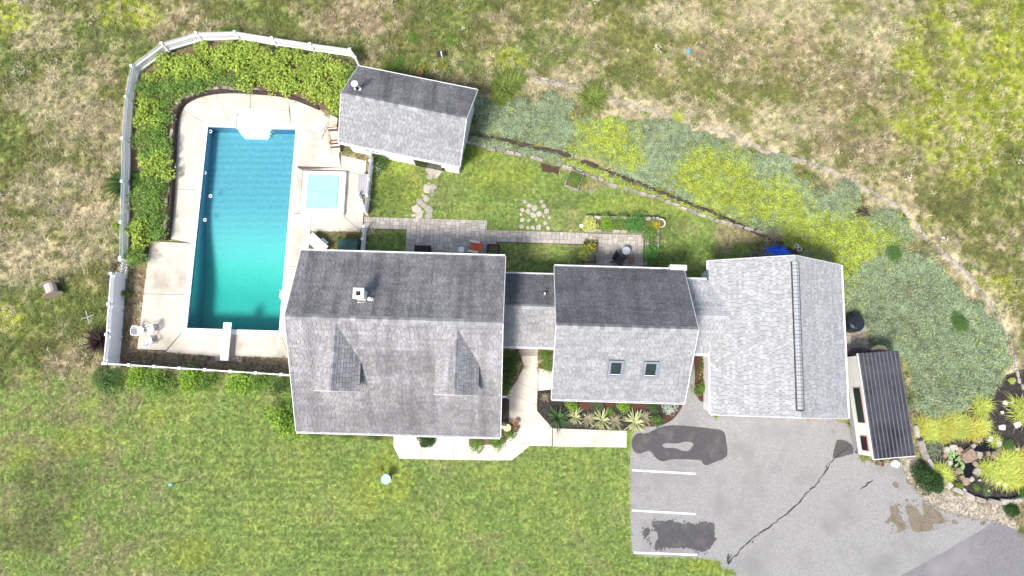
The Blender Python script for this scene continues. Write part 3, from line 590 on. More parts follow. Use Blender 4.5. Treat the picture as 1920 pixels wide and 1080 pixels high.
# fittings
for u, v in ((PU0 + .12, PV1 - .25), (PU0 + .03, 3.4), (PU0 + .55, 1.9), (PU0 + .35, .35)):
    g = MB(); ring = [(u + .09 * math.cos(t), v + .09 * math.sin(t), -.10) for t in np.linspace(0, 6.283, 13)]
    g.tube(ring, .028, 6, cap=False).build('float_ring', M_white, pool)
lad = MB()
for dv in (-.22, .22):
    p = [(PU1 + .75, -4.25 + dv, .06), (PU1 + .75, -4.25 + dv, .55), (PU1 + .5, -4.25 + dv, .75), (PU1 + .05, -4.25 + dv, .7), (PU1 - .1, -4.25 + dv, .3), (PU1 - .1, -4.25 + dv, -.9)]
    lad.tube(p, .02, 6)
lo = lad.build('ladder_rails', M_steel, pool)
for k in range(3): MB().box((PU1 - .1, -4.25, -.12 - .28 * k + .0), (.12, .5, .035)).build('ladder_tread', M_white, pool)
MB().box((PU1 + .02, -4.25, .10), (.26, .40, .03)).build('ladder_pad', M_white, pool)
# ---------------------------------------------------------------- pavers
def pave(name, rects, label, seed, lim=298):
    root = MB()
    for r in rects: root.prism([(r[0] - .02, r[1] - .02), (r[2] + .02, r[1] - .02), (r[2] + .02, r[3] + .02), (r[0] - .02, r[3] + .02)], -.05, .022 + .0015 * rects.index(r))
    g = root.build(name, M_grout); tag(g, label, 'paving', kind='structure'); g.location = PAVE0; g.rotation_euler = (0, 0, PAVE_A)
    cell = .122; u0 = min(r[0] for r in rects); v0 = min(r[1] for r in rects); u1 = max(r[2] for r in rects); v1 = max(r[3] for r in rects)
    nu, nv = int((u1 - u0) / cell) + 1, int((v1 - v0) / cell) + 1
    free = np.zeros((nu, nv), bool); rng = random.Random(seed)
    for i in range(nu):
        for j in range(nv):
            x, y = u0 + (i + .5) * cell, v0 + (j + .5) * cell
            free[i, j] = any(r[0] <= x <= r[2] and r[1] <= y <= r[3] for r in rects)
    area = free.copy(); todo = []
    for j in range(nv):
        for i in range(nu):
            if not free[i, j]: continue
            opts = [(3, 3), (2, 3), (3, 2), (2, 2), (3, 2), (2, 3)]; rng.shuffle(opts)
            for a, b in opts + [(2, 1), (1, 2), (1, 1)]:
                if i + a <= nu and j + b <= nv and free[i:i + a, j:j + b].all():
                    free[i:i + a, j:j + b] = False
                    ed = i == 0 or j == 0 or i + a >= nu or j + b >= nv or not (area[max(i - 1, 0):i + a + 1, max(j - 1, 0):j + b + 1].all())
                    todo.append((a * b, i, j, a, b, ed)); break
    todo.sort(key=lambda t: -t[0])
    base = {}
    for edm in (False, True):
        m_ = MB().box((0, 0, 0), (1, 1, 1)); base[edm] = m_.mesh('paver', M_pavgrey if edm else M_paver)
    rest = MB()
    for k, (_, i, j, a, b, ed) in enumerate(todo):
        x, y = u0 + (i + a / 2) * cell, v0 + (j + b / 2) * cell; h = .045 + rng.uniform(-.004, .004)
        if k < lim: inst('paver', base[ed], g, (x, y, h / 2), (rng.uniform(-.006, .006), rng.uniform(-.006, .006), 0), (a * cell - .016, b * cell - .016, h))
        else: rest.box((x, y, h / 2), (a * cell - .016, b * cell - .016, h))
    if rest.v: rest.build('small_pavers', M_pavgrey, g, kind='stuff')
    return g
pave('paver_path', PATH_R, 'path of beige concrete pavers behind the house', 3)
pave('patio', PATIO_R, 'small paver patio inside the planter wall', 4)
# ================================================================== BUILDINGS
def slope(mb, O, a, b, wd, L, rng, exp_=.145, lo=.20, hi=.31, var=.15, th=.03, clip=None, tone=1.0, tonef=None):
    """courses of separate shingle tabs, each a thin wedge with its own tone"""
    O, a, b = Vector(O), Vector(a).normalized(), Vector(b).normalized(); nr = a.cross(b)
    if nr.z < 0: nr = -nr; 
    k = 0; y = 0.0
    while y < L - .01:
        y1 = min(y + exp_ + .03, L); x = -rng.uniform(0, .25)
        rowt = 1 + rng.uniform(-.05, .05)
        while x < wd:
            t = rng.uniform(lo, hi); x0, x1 = max(x, 0), min(x + t - .018, wd); x += t
            if x1 - x0 < .03: continue
            if clip and not clip(O + a * (x0 + x1) / 2 + b * (y + exp_ / 2)): continue
            g = tone * rowt * (1 + rng.uniform(-var, var)) * (tonef(O + a * (x0 + x1) / 2 + b * y) if tonef else 1.0); tint = rng.uniform(-.02, .02)
            h = th * rng.uniform(.8, 1.25)
            p = [O + a * x0 + b * y, O + a * x1 + b * y, O + a * x1 + b * y1, O + a * x0 + b * y1]
            vs = [p[0] + nr * .001, p[1] + nr * .001, p[0] + nr * h, p[1] + nr * h, p[2] + nr * .003, p[3] + nr * .003]
            mb.add(vs, [(2, 3, 4, 5), (0, 1, 3, 2), (1, 4, 3), (0, 2, 5)], (g * (1 + tint), g, g * (1 - tint)))
        y += exp_; k += 1
def gutter(name, p, q, out, parent, hang=.45, m=None):
    """open trough along an eave with white hangers"""
    p, q, out = Vector(p), Vector(q), Vector(out).normalized(); g = MB(); up = Vector((0, 0, 1))
    W_, H_ = .12, .11
    g.bar(p + out * .012 - up * .05, q + out * .012 - up * .05, .012, H_)
    g.bar(p + out * W_ - up * .045, q + out * W_ - up * .045, .022, H_ + .01)
    g.bar(p + out * .065 - up * .105, q + out * .065 - up * .105, .10, .012)
    n_ = max(2, int((q - p).length / hang))
    for i in range(n_ + 1):
        c = p + (q - p) * (i / n_ * .995 + .0025); g.bar(c + out * .005 + up * .004, c + out * W_ + up * .004, .035, .01)
    return g.build(name, m or M_vinyl, parent)
def capmesh(m, w_=.17, L=.30, s1=.5, s2=.5):
    b = MB(); z1, z2 = -w_ * s1, -w_ * s2
    b.add([(-L / 2, -w_, z1), (L / 2, -w_, z1 - .006), (L / 2, 0, .012), (-L / 2, 0, .02), (L / 2, w_, z2 - .006), (-L / 2, w_, z2)], [(0, 1, 2, 3), (3, 2, 4, 5)])
    b.add([(-L / 2, -w_, z1), (-L / 2, 0, .02), (-L / 2, w_, z2), (-L / 2, w_, z2 - .025), (-L / 2, 0, -.01), (-L / 2, -w_, z1 - .025)], [(0, 1, 2, 3, 4, 5)])
    return b.mesh('ridge_cap', m)
def caps(parent, u0, u1, v, z, s1, s2, m, step=.28, w_=.17):
    me = capmesh(m, w_, step + .03, s1, s2); n_ = int((u1 - u0) / step)
    for i in range(n_): inst('ridge_cap', me, parent, (u0 + (i + .5) * (u1 - u0) / n_, v, z + .028))
def gable(root, u0, u1, prof, mats, seed, wall_in=(.3, .3, .3), wall_m=None, gut=(1, 1), clip=(None, None), capm=M_cap, exp_=.145, cap=True, base=0.0, tonef=None):
    (vs, zs), (vr, zr), (vn_, zn) = prof; rng = random.Random(seed); ru, rv0, rv1 = wall_in
    bs = (zr - zs) / (vr - vs); bn = (zr - zn) / (vn_ - vr)
    wv0, wv1 = vs + rv0, vn_ - rv1
    z0, z1, zt = zs + bs * rv0 - .13, zn + bn * rv1 - .13, zr - .13
    sec = [(wv0, base), (wv1, base), (wv1, z1), (vr, zt), (wv0, z0)]
    W_ = MB(); A = [(u0 + ru, v, z) for v, z in sec]; B = [(u1 - ru, v, z) for v, z in sec]
    W_.add(A + B, [(0, 1, 2, 3, 4)[::-1], (5, 6, 7, 8, 9), (0, 5, 6, 1), (1, 6, 7, 2), (4, 9, 5, 0)]); W_.build('wall', wall_m or M_siding, root)
    th = .11
    rf = MB()
    for (va, za), (vb, zb) in (((vs, zs), (vr, zr)), ((vn_, zn), (vr, zr))):
        q = [(u0, va, za), (u1, va, za), (u1, vb, zb), (u0, vb, zb)]
        rf.add(q + [(x, y, z - th) for x, y, z in q], [(0, 1, 2, 3), (7, 6, 5, 4), (0, 4, 5, 1), (1, 5, 6, 2), (3, 7, 4, 0)])
    ro = rf.build('roof', M_felt, root)
    for (va, za, sg, m_, cl) in ((vs, zs, 1, mats[0], clip[0]), (vn_, zn, -1, mats[1], clip[1])):
        b = Vector((0, vr - va, zr - za)); L = b.length; s_ = MB()
        slope(s_, (u0 - .015, va - sg * .02, za + .002 - .02 * (zr - za) / abs(vr - va)), (1, 0, 0), b, u1 - u0 + .03, L + .02, rng, exp_, clip=cl, tonef=tonef if sg > 0 else None)
        s_.build('shingle_courses', m_, ro, kind='stuff')
    if cap: caps(ro, u0, u1, vr, zr, bs, bn, capm)
    for u in (u0 - .03, u1 + .03):
        t = MB()
        for va, za in ((vs, zs), (vn_, zn)): t.bar((u, va, za - .06), (u, vr, zr - .06), .03, .14)
        t.build('rake_board', M_white, root)
    if gut[0]: gutter('gutter', (u0, vs, zs - .01), (u1, vs, zs - .01), (0, -1, 0), root)
    if gut[1]: gutter('gutter', (u0, vn_, zn - .01), (u1, vn_, zn - .01), (0, 1, 0), root)
    return ro
def to_local(root, p):
    return Matrix.Rotation(-root.rotation_euler[2], 3, 'Z') @ (Vector(p) - Vector(root.location))
def on_plane(root, px, py, zf):
    z = 3.0
    for _ in range(40):
        p = to_local(root, G(px, py, z)); z = .5 * z + .5 * zf(p)
    return to_local(root, G(px, py, z))
def window(parent, c, w_, h_, a, name='window'):
    """wall window: white frame standing proud, dark pane, muntins. a = facing angle"""
    M = Matrix.Rotation(a, 3, 'Z'); c = Vector(c); f = MB()
    for dx, dz, sx, sz in ((0, h_ / 2, w_ + .16, .08), (0, -h_ / 2, w_ + .16, .08), (w_ / 2, 0, .08, h_), (-w_ / 2, 0, .08, h_), (0, 0, .04, h_), (0, 0, w_, .04)):
        f.box(c + M @ Vector((dx, -.03, dz)), (sx, .07, sz), M=M)
    fo = f.build(name, M_white, parent)
    MB().box(c + M @ Vector((0, -.008, 0)), (w_, .02, h_), M=M).build('pane', M_glassdk, fo)
    return fo
# ---------------------------------------------------------------- main house
house = thing('house', 'large grey shingled house with two dormers beside the swimming pool', 'house', (-6.2, 3.0, 0), R(-1.65))
HS = ((-4.86, 2.55), (1.13, 6.05), (5.03, 4.2))
HSL = (6.05 - 2.55) / (1.13 + 4.86)
dorm = []
for ax, ay, fx, fy, lx, ly, rx, ry in ((627.3, 617.6, 621, 732.5, 590.7, 656, 674.5, 661), (857.5, 625.5, 852, 740, 817, 664, 898, 667)):
    sl_ = lambda p: 2.55 + (p.y + 4.86) * HSL
    A_ = on_plane(house, ax, ay, sl_); Lb = on_plane(house, lx, ly, sl_); Rb = on_plane(house, rx, ry, sl_)
    ze = (Lb.z + Rb.z) / 2 - .26; zr = A_.z + .16
    F_ = to_local(house, G(fx, fy, zr))
    dorm.append((F_.x, A_.y, F_.y, (Rb.x - Lb.x) / 2, ze, zr, (Lb.y + Rb.y) / 2))
def inside_dormer(p):
    for du, vb, vf, hw, ze, zr, ve in dorm:
        zd = zr - (zr - ze) / hw * abs(p.x - du)
        if abs(p.x - du) < hw - .3 and p.y > vf + .45 and zd > 2.55 + (p.y + 4.86) * HSL + .14: return True
    return False
def house_wear(p):      # sun-bleached near the ridge and below the dormers, dark weathering lower down, one repaired darker field between the dormers
    d1, d2 = dorm[0], dorm[1]; t = (p.y + 4.86) / 5.99
    k = .84 + .36 * min(1, max(0, (t - .25) / .45)) + .22 * (float(fbm(p.x, p.y, .9, 5, 3)) - .5)
    for d in dorm:
        if abs(p.x - d[0]) < d[3] * .95 and p.y < d[2] + .1: k += .20 * (1 - min(1, (d[2] - p.y) / 2.2))
    if d1[0] + d1[3] * .9 < p.x < d2[0] - d2[3] * .9 and d1[2] + .9 < p.y < d1[6] + .05: k *= .80
    return k
hroof = gable(house, -5.69, 5.68, HS, (M_sh_old, M_sh_shade), 1, (.3, .35, .35), clip=(lambda p: not inside_dormer(p), None), tonef=house_wear)
for k, (du, vb, vf, hw, ze, zr, ve) in enumerate(dorm):
    z_s = lambda v: 2.55 + (v + 4.86) * HSL
    wv = vf + .25; ww = hw - .18; sl2 = (zr - ze) / hw; zw = zr - sl2 * ww - .08
    d = MB(); zb = z_s(wv) - .1; v2 = ve + .2
    d.add([(du - ww, wv, zb), (du + ww, wv, zb), (du + ww, wv, zw), (du, wv, zr - .08), (du - ww, wv, zw)], [(0, 1, 2, 3, 4)])
    for s_ in (-1, 1):
        q = [(du + s_ * ww, wv, zb), (du + s_ * ww, v2, z_s(v2) - .1), (du + s_ * ww, v2, zw), (du + s_ * ww, wv, zw)]
        d.add(q, [(0, 1, 2, 3) if s_ > 0 else (3, 2, 1, 0)])
    do = d.build('dormer', M_siding, house); do['label'] = ('dormer nearer the pool', 'dormer nearer the middle building')[k]
    window(do, (du, wv - .002, (zb + zw) / 2 + .1), .8, .75, 0)
    dr_ = MB(); dsh = MB(); rng = random.Random(40 + k)
    for s_ in (-1, 1):
        q = [(du + s_ * hw, vf, ze), (du + s_ * hw, ve - .1, ze + .0), (du, vb + .6, zr), (du, vf, zr)]
        if s_ < 0: q = q[::-1]
        dr_.add(q + [(x, y, z - .09) for x, y, z in q], [(0, 1, 2, 3), (7, 6, 5, 4)] + [(i, i + 4, (i + 1) % 4 + 4, (i + 1) % 4) for i in range(4)])
        b = Vector((-s_ * hw, 0, zr - ze)); L = b.length
        cl = lambda p, s_=s_: p.z > z_s(p.y) - .22
        slope(dsh, (du + s_ * hw, vf - .015, ze + .004), (0, 1, 0), b, vb - vf + .9, L, rng, .17, clip=cl, tone=1.24)
    dro = dr_.build('dormer_roof', M_felt, do); dsh.build('shingle_courses', M_sh_old if k < 9 else M_sh_old, do, kind='stuff')
    cm = capmesh(M_cap, .15, .28, sl2, sl2); vb2 = vb + .25; n_ = int((vb2 - vf) / .27)
    for i in range(n_): inst('ridge_cap', cm, do, (du, vf + (i + .5) * (vb2 - vf) / n_, zr + .03), (0, 0, math.pi / 2))
    for s_ in (-1, 1): MB().bar((du + s_ * hw, vf - .02, ze - .06), (du, vf - .02, zr - .06), .03, .12).build('rake_board', M_siding, do)
# chimney with cap and flue, small vent beside
cp_ = to_local(house, G(672, 550, 6.55)); zf = 6.05 - (cp_.y - 1.13) * 1.85 / 3.9
ch = MB(); ch.box((cp_.x, cp_.y, (zf + 6.5) / 2 - .1), (.46, .46, 6.5 - zf + .2)); cho = ch.build('chimney', M_white, house)
f = MB()
for dx, dy, sx, sy in ((-.2, 0, .16, .56), (.2, 0, .16, .56), (0, .2, .24, .16), (0, -.2, .24, .16)): f.box((cp_.x + dx, cp_.y + dy, 6.54), (sx, sy, .09))
f.build('chimney_cap', M_white, cho); MB().box((cp_.x, cp_.y, 6.525), (.25, .25, .05)).build('flue', M_black, cho)
fl_ = MB(); fl_.bar((cp_.x - .22, cp_.y - .36, zf + .18), (cp_.x + .28, cp_.y - .38, zf + .16), .07, .05); fl_.build('flashing', M_white, cho)
v_ = to_local(house, G(693, 561, 5.75)); zv = 6.05 - (v_.y - 1.13) * 1.85 / 3.9
vm = MB(); vm.lathe([(.05, zv - .1), (.05, zv + .22), (.09, zv + .24), (.09, zv + .30), (.03, zv + .33)], (v_.x, v_.y, 0), 10); vm.box((v_.x, v_.y, zv + .04), (.3, .28, .03)); vm.build('vent_pipe', M_white, house)
# stoop on the east side
stp = MB(); pe = to_local(house, G(948, 770))
for k in range(3): stp.box((5.35 + .12 + .1 * k, pe.y, .32 - .1 * k), (.24 + .0 * k, 1.35, .64 - .2 * k) if False else (.5 + .2 * k - .0, 1.35, .12))
stp.build('stoop', M_darkwood, house)
for yy in (744, 801):
    q = to_local(house, G(946, yy, .9)); r_ = MB(); r_.box((5.5, q.y, .93), (.9, .12, .07)); r_.box((5.9, q.y, .46), (.1, .1, .92)); r_.box((5.5, q.y, .5), (.8, .05, .05))
    for i in range(5): r_.box((5.2 + .14 * i, q.y, .7), (.03, .03, .45))
    r_.build('railing', M_vinyl, house)
for u in (-4, -1.3, 1.3, 4): window(house, (u, -4.52 - .003, 1.5), .9, 1.3, 0)
# ---------------------------------------------------------------- breezeway
bz = thing('breezeway', 'low link building with small gable roof between house and middle building', 'building', (1.0, 5.0, 0), R(-1.7))
gable(bz, -1.62, 1.5, ((-1.99, 2.6), (.11, 4.0), (2.14, 2.6)), (M_sh_mid, M_sh_shade2), 5, (.02, .3, .3))
q = to_local(bz, G(1021, 552, 3.4)); zz = 4.0 - (q.y - .11) * 1.4 / 2.03
MB().box((q.x, q.y, zz + .02), (.24, .24, .05)).build('vent_flashing', M_black, bz)
MB().lathe([(.045, zz - .1), (.045, zz + .25), (.06, zz + .26), (.06, zz + .3)], (q.x, q.y, 0), 10).build('vent_pipe', M_white, bz)
dd = MB().box((-.25, -1.70, 1.05), (1.0, .05, 2.1)); dd.build('door', M_white, bz)
# ---------------------------------------------------------------- middle building with two skylights
mid = thing('house_wing', 'middle grey shingled building with two skylights in its roof', 'building', (6.1, 3.75, 0), R(-1.7))
gable(mid, -3.77, 3.65, ((-3.77, 2.7), (0, 5.8), (3.7, 2.9)), (M_sh_mid, M_sh_shade2), 7, (.25, .35, .3))
sl_ = lambda p: 2.7 + (p.y + 3.77) * 3.1 / 3.77
for x0, x1, y0, y1 in ((1140.5, 1169, 674, 705), (1205.5, 1234, 676, 707)):
    pts = [on_plane(mid, *q, sl_) for q in ((x0 - 1, y1), (x1 - 2, y1), (x1, y0), (x0 + 1, y0))]
    c = sum(pts, Vector()) / 4; wu = (pts[1].x - pts[0].x); b = Vector((0, 3.77, 3.1)).normalized(); nn = Vector((0, -3.1, 3.77)).normalized(); Ls = (pts[3] - pts[0]).dot(b)
    M = Matrix((Vector((1, 0, 0)), b, nn)).transposed(); f = MB()
    for du, dv, su, sv in ((-wu / 2 + .06, 0, .12, Ls), (wu / 2 - .06, 0, .12, Ls), (0, Ls / 2 - .06, wu - .24, .12), (0, -Ls / 2 + .06, wu - .24, .12)): f.box(c + M @ Vector((du, dv, .07)), (su, sv, .14), M=M)
    so_ = f.build('skylight', M_flash, mid); MB().box(c + nn * .05, (wu - .24, Ls - .24, .06), M=M).build('pane', M_glassdk, so_)
    MB().box(c + M @ Vector((0, -Ls / 2 + .17, .095)), (wu - .26, .04, .03), M=M).build('sash_bar', M_white, so_)
    a_ = MB()
    for du, dv, su, sv in ((-wu / 2 - .07, 0, .12, Ls + .2), (wu / 2 + .07, 0, .12, Ls + .2), (0, -Ls / 2 - .07, wu, .13)): a_.box(c + M @ Vector((du, dv, .034)), (su, sv, .02), M=M)
    a_.build('apron_flashing', M_flash, so_)
q = to_local(mid, G(1272, 503, 2.9)); MB().box((q.x, 3.86, 2.3), (.95, .30, 1.3)).build('wall_vent_box', M_white, mid)
# ---------------------------------------------------------------- garage (ridge runs north-south) with its link roof
gar = thing('garage', 'garage with pale grey shingle roof and long ridge vent beside driveway', 'garage', (15.0, 3.5, 0), R(-1.7) + math.pi / 2)
groof = gable(gar, -4.4, 4.32, ((-3.88, 2.6), (-.38, 4.8), (3.75, 2.7)), (M_sh_new, M_sh_new), 9, (.25, .3, .3), wall_m=M_white, gut=(1, 0), cap=False, exp_=.15)
gutter('gutter', (3.85, 3.75, 2.69), (4.32, 3.75, 2.69), (0, 1, 0), gar); gutter('gutter', (3.9 - 8.25, 3.75, 2.69), (-.95, 3.75, 2.69), (0, 1, 0), gar)
rv = MB(); rv.add([(-4.05, -.38 - .17, 4.76), (4.0, -.38 - .17, 4.76), (4.0, -.38, 4.90), (-4.05, -.38, 4.90), (4.0, -.38 + .17, 4.77), (-4.05, -.38 + .17, 4.77), (-4.05, -.38 - .17, 4.64), (4.0, -.38 - .17, 4.64), (4.0, -.38 + .17, 4.64), (-4.05, -.38 + .17, 4.64)], [(0, 1, 2, 3), (3, 2, 4, 5), (0, 6, 7, 1), (5, 4, 8, 9), (0, 3, 5, 9, 6), (1, 7, 8, 4, 2)])
rvo = rv.build('ridge_vent', M_black, groof)
fg = MB()
for s_ in (-1, 1): fg.bar((-4.05, -.38 + s_ * .205, 4.8 - .205 * .58 + .045), (4.0, -.38 + s_ * .205, 4.8 - .205 * .58 + .045), .045, .03)
fg.build('vent_flange', M_darkmetal, rvo)
cm = capmesh(M_capnew, .17, .178, .56, .56)
for i in range(40): inst('ridge_cap', cm, rvo, (-4.0 + (i + .5) * .2, -.38, 4.895))
caps(groof, -4.4, -4.1, -.38, 4.8, .6, .5, M_capnew); caps(groof, 4.02, 4.32, -.38, 4.8, .6, .5, M_capnew)
# link roof in garage frame: u' = north, v' = west
lk = MB(); n0, n1 = to_local(gar, G(1310, 525, 2.65)).x, to_local(gar, G(1318, 663, 2.65)).x; nr_ = to_local(gar, G(1330, 592, 3.2)).x
wv0, wv1 = 2.3, 5.9
lsh = MB(); rng = random.Random(77)
for na in (n0, n1):
    q = [(na, wv0, 2.65), (na, wv1, 2.65), (nr_, wv1, 3.28), (nr_, wv0, 3.28)]
    if na > nr_: q = q
    else: q = q[::-1]
    lk.add(q + [(x, y, z - .1) for x, y, z in q], [(0, 1, 2, 3), (7, 6, 5, 4)] + [(i, i + 4, (i + 1) % 4 + 4, (i + 1) % 4) for i in range(4)])
    b = Vector((nr_ - na, 0, .63))
    slope(lsh, (na, wv0, 2.654), (0, 1, 0), b, wv1 - wv0, b.length, rng, .15)
lko = lk.build('link_roof', M_felt, gar); lsh.build('shingle_courses', M_sh_new, lko, kind='stuff')
cm2 = capmesh(M_capnew, .17, .22, .28, .28)
for i in range(12): inst('ridge_cap', cm2, lko, (nr_, 2.95 + .21 * i, 3.305), (0, 0, math.pi / 2))
gutter('link_gutter', (n0, 3.9, 2.64), (n0, 5.4, 2.64), (1, 0, 0), gar); gutter('link_gutter', (n1, 3.9, 2.64), (n1, 5.2, 2.64), (-1, 0, 0), gar)
lw = MB().box(((n0 + n1) / 2, 4.4, 1.25), (abs(n0 - n1) - .7, 2.2, 2.5)); lw.build('link_wall', M_siding, gar)
MB().box((-4.16, -1.9, 1.1), (.04, 2.5, 2.2)).build('garage_door', M_white, gar); MB().box((-4.16, 1.4, 1.1), (.04, 2.5, 2.2)).build('garage_door', M_white, gar)
# ---------------------------------------------------------------- pool house
ph = thing('pool_house', 'small tilted pool house with grey roof and white stove pipe', 'pool house', (-6.2, 16.9, 0), R(-12))
gable(ph, -3.72, 3.68, ((-2.47, 2.5), (-.15, 4.2), (2.44, 2.5)), (M_sh_mid, M_sh_shade), 12, (.25, .3, .3), wall_m=M_white, gut=(1, 0))
MB().bar((-3.72, 2.46, 2.47), (3.68, 2.46, 2.47), .04, .16).build('fascia', M_white, ph)
q = to_local(ph, G(670, 167, 3.9)); zb = 4.2 - (q.y + .15) * 1.7 / 2.59
pm = MB(); pm.lathe([(.09, zb - .1), (.09, zb + .75), (.05, zb + .76)], (q.x, q.y, 0), 12); po = pm.build('stove_pipe', M_darkmetal, ph)
MB().lathe([(.23, zb + .02), (.2, zb + .05), (.1, zb + .07)], (q.x, q.y, 0), 16).build('pipe_flashing', M_white, po)
MB().lathe([(.05, zb + .74), (.2, zb + .76), (.2, zb + .80), (.05, zb + .9)], (q.x, q.y, 0), 16).build('pipe_cap', M_white, po)
MB().box((1.55, -2.19, 1.0), (1.9, .06, 2.0)).build('sliding_door', M_glassdk, ph)
window(ph, (-2.0, -2.175, 1.4), 1.0, 1.0, 0)
MB().box((2.95, -2.55, 2.3), (.7, .28, .14)).build('eave_return', M_white, ph)
# ---------------------------------------------------------------- food-cart style shed with metal roof
sh = thing('shed', 'narrow white shed with black ribbed metal roof beside garage', 'shed', (21.5, 1.0, 0), R(4.0))
def SL(px, py, z): return to_local(sh, G(px, py, z))
cs = [SL(1610, 663, 2.3), SL(1685, 657, 2.1), SL(1717, 853, 2.1), SL(1637, 862, 2.3)]
x0 = (cs[0].x + cs[3].x) / 2; x1 = (cs[1].x + cs[2].x) / 2; y1 = (cs[0].y + cs[1].y) / 2; y0 = (cs[2].y + cs[3].y) / 2
rf = MB(); zl, zr_ = 2.3, 2.08
def rz_(x): return zl + (zr_ - zl) * (x - x0) / (x1 - x0)
rf.add([(x0, y0, zl), (x1, y0, zr_), (x1, y1, zr_), (x0, y1, zl), (x0, y0, zl - .06), (x1, y0, zr_ - .06), (x1, y1, zr_ - .06), (x0, y1, zl - .06)], [(0, 1, 2, 3), (7, 6, 5, 4), (0, 4, 5, 1), (1, 5, 6, 2), (2, 6, 7, 3), (3, 7, 4, 0)])
rfo = rf.build('roof', M_metalroof, sh)
for i in range(11):
    x = x0 + .04 + (x1 - x0 - .08) * i / 10
    MB().bar((x, y0 - .01, rz_(x) + .016), (x, y1 + .01, rz_(x) + .016), .05, .05).build('roof_rib', M_rib, rfo)
tm = MB(); tm.bar((x0 - .03, y0, zl - .03), (x0 - .03, y1, zl - .03), .04, .12); tm.bar((x0, y0 - .03, zl - .05), (x1, y0 - .03, zr_ - .05), .04, .12); tm.build('fascia', M_white, sh)
wx0, wx1, wy0, wy1 = x0 + .07, x1 - .1, y0 + .12, y1 - .12
wb = MB(); wb.prism([(wx0, wy0), (wx1, wy0), (wx1, wy1), (wx0, wy1)], .5, 2.07); wb.build('wall', M_siding, sh)
for i in range(13): MB().bar((wx0 - .012, wy0, .56 + .115 * i), (wx0 - .012, wy1, .56 + .115 * i), .02, .10).build('clapboard', M_siding, sh)
MB().box((wx0 - .05, wy0 + (wy1 - wy0) * .50, 1.50), (.06, 1.95, .72)).build('serving_hatch', M_awning, sh)
MB().box((wx0 - .045, wy0 + .68, 1.48), (.05, .81, .73)).build('window_trim', M_redtrim, sh); MB().box((wx0 - .062, wy0 + .68, 1.48), (.05, .74, .66)).build('window', M_black, sh)
MB().bar((wx0 - .055, wy0 + 2.0, 1.89), (wx0 - .055, wy0 + 3.9, 1.89), .02, .02).build('hatch_trim', M_redtrim, sh)
lt = MB()
for i in range(-3, 34):
    for s_ in (-1, 1):
        a = Vector((wx0 - .04 - .008 * s_, wy0 + .15 * i, .02)); b = a + Vector((0, .5 * s_ + (.0), .5))
        if s_ < 0: a.y += .5; b.y = a.y - .5
        if min(a.y, b.y) > wy0 - .02 and max(a.y, b.y) < wy1 - 1.0: lt.bar(a, b, .012, .035, up=(1, 0, 0))
lt.build('lattice_skirt', M_greypl, sh, kind='stuff')
MB().prism([(wx0 + .03, wy0 + .03), (wx1 - .05, wy0 + .03), (wx1 - .05, wy1 - .05), (wx0 + .03, wy1 - .05)], .0, .5).build('underframe', M_darkmetal, sh)
# ================================================================== FENCES AND WALLS
def picket_mesh(h):
    w_, t = .082, .022; b = MB()
    pr = [(-w_ / 2, 0), (w_ / 2, 0), (w_ / 2, h - .09), (0, h), (-w_ / 2, h - .09)]
    b.add([(x, -t / 2, z) for x, z in pr] + [(x, t / 2, z) for x, z in pr], [(0, 1, 2, 3, 4), (9, 8, 7, 6, 5)] + [(i, i + 5, (i + 1) % 5 + 5, (i + 1) % 5) for i in range(5)])
    return b.mesh('picket', M_vinyl)
def post_mesh(h, s=.11):
    b = MB(); b.box((0, 0, h / 2), (s, s, h)); b.box((0, 0, h + .015), (s + .04, s + .04, .03)); k = s / 2
    b.add([(-k, -k, h + .03), (k, -k, h + .03), (k, k, h + .03), (-k, k, h + .03), (0, 0, h + .09)], [(0, 1, 4), (1, 2, 4), (2, 3, 4), (3, 0, 4)])
    return b.mesh('post', M_vinyl)
def picket_fence(pts, h, label, gap=.118, side=1):
    P = [Vector(p) for p in pts]; root = thing('picket_fence', label, 'fence', P[0])
    pm_, po_ = picket_mesh(h), post_mesh(h + .05)
    for i, p in enumerate(P): inst('post', po_, root, p - P[0])
    for a, b in zip(P[:-1], P[1:]):
        d = b - a; L = d.length; an = math.atan2(d.y, d.x); nrm = Vector((-d.y, d.x, 0)).normalized() * side
        for z in (.22, h - .28): MB().bar(a - P[0] + Vector((0, 0, z)), b - P[0] + Vector((0, 0, z)), .045, .085).build('rail', M_vinyl, root)
        n_ = max(1, int(L / gap))
        for k in range(n_):
            q = a + d * ((k + .5) / n_) + nrm * .036; inst('picket', pm_, root, (q.x - P[0].x, q.y - P[0].y, q.z - P[0].z + .05), (0, 0, an))
    return root
zf_ = .37
FP = [G(x, y, zf_) for x, y in ((243, 490), (244, 425), (246, 350), (247, 271), (252.6, 195), (263, 138), (318, 97), (381, 78), (451.7, 76), (520, 87), (590, 98), (663, 108), (673, 123))]
picket_fence(FP, 1.05, 'long curved white picket fence around the shrub bed behind the pool')
picket_fence([G(*q) for q in ((704, 281), (700, 312), (697, 345), (694, 375), (690, 402))], 1.0, 'white picket fence between the spa and the back lawn', .12, -1)
picket_fence([G(*q) for q in ((690, 403), (678, 372))], 1.0, 'open white picket gate at the end of the spa fence', .16)
picket_fence([G(*q) for q in ((688, 432), (686, 455), (684, 480))], 1.0, 'short white picket fence between green bins and lawn', .12, -1)
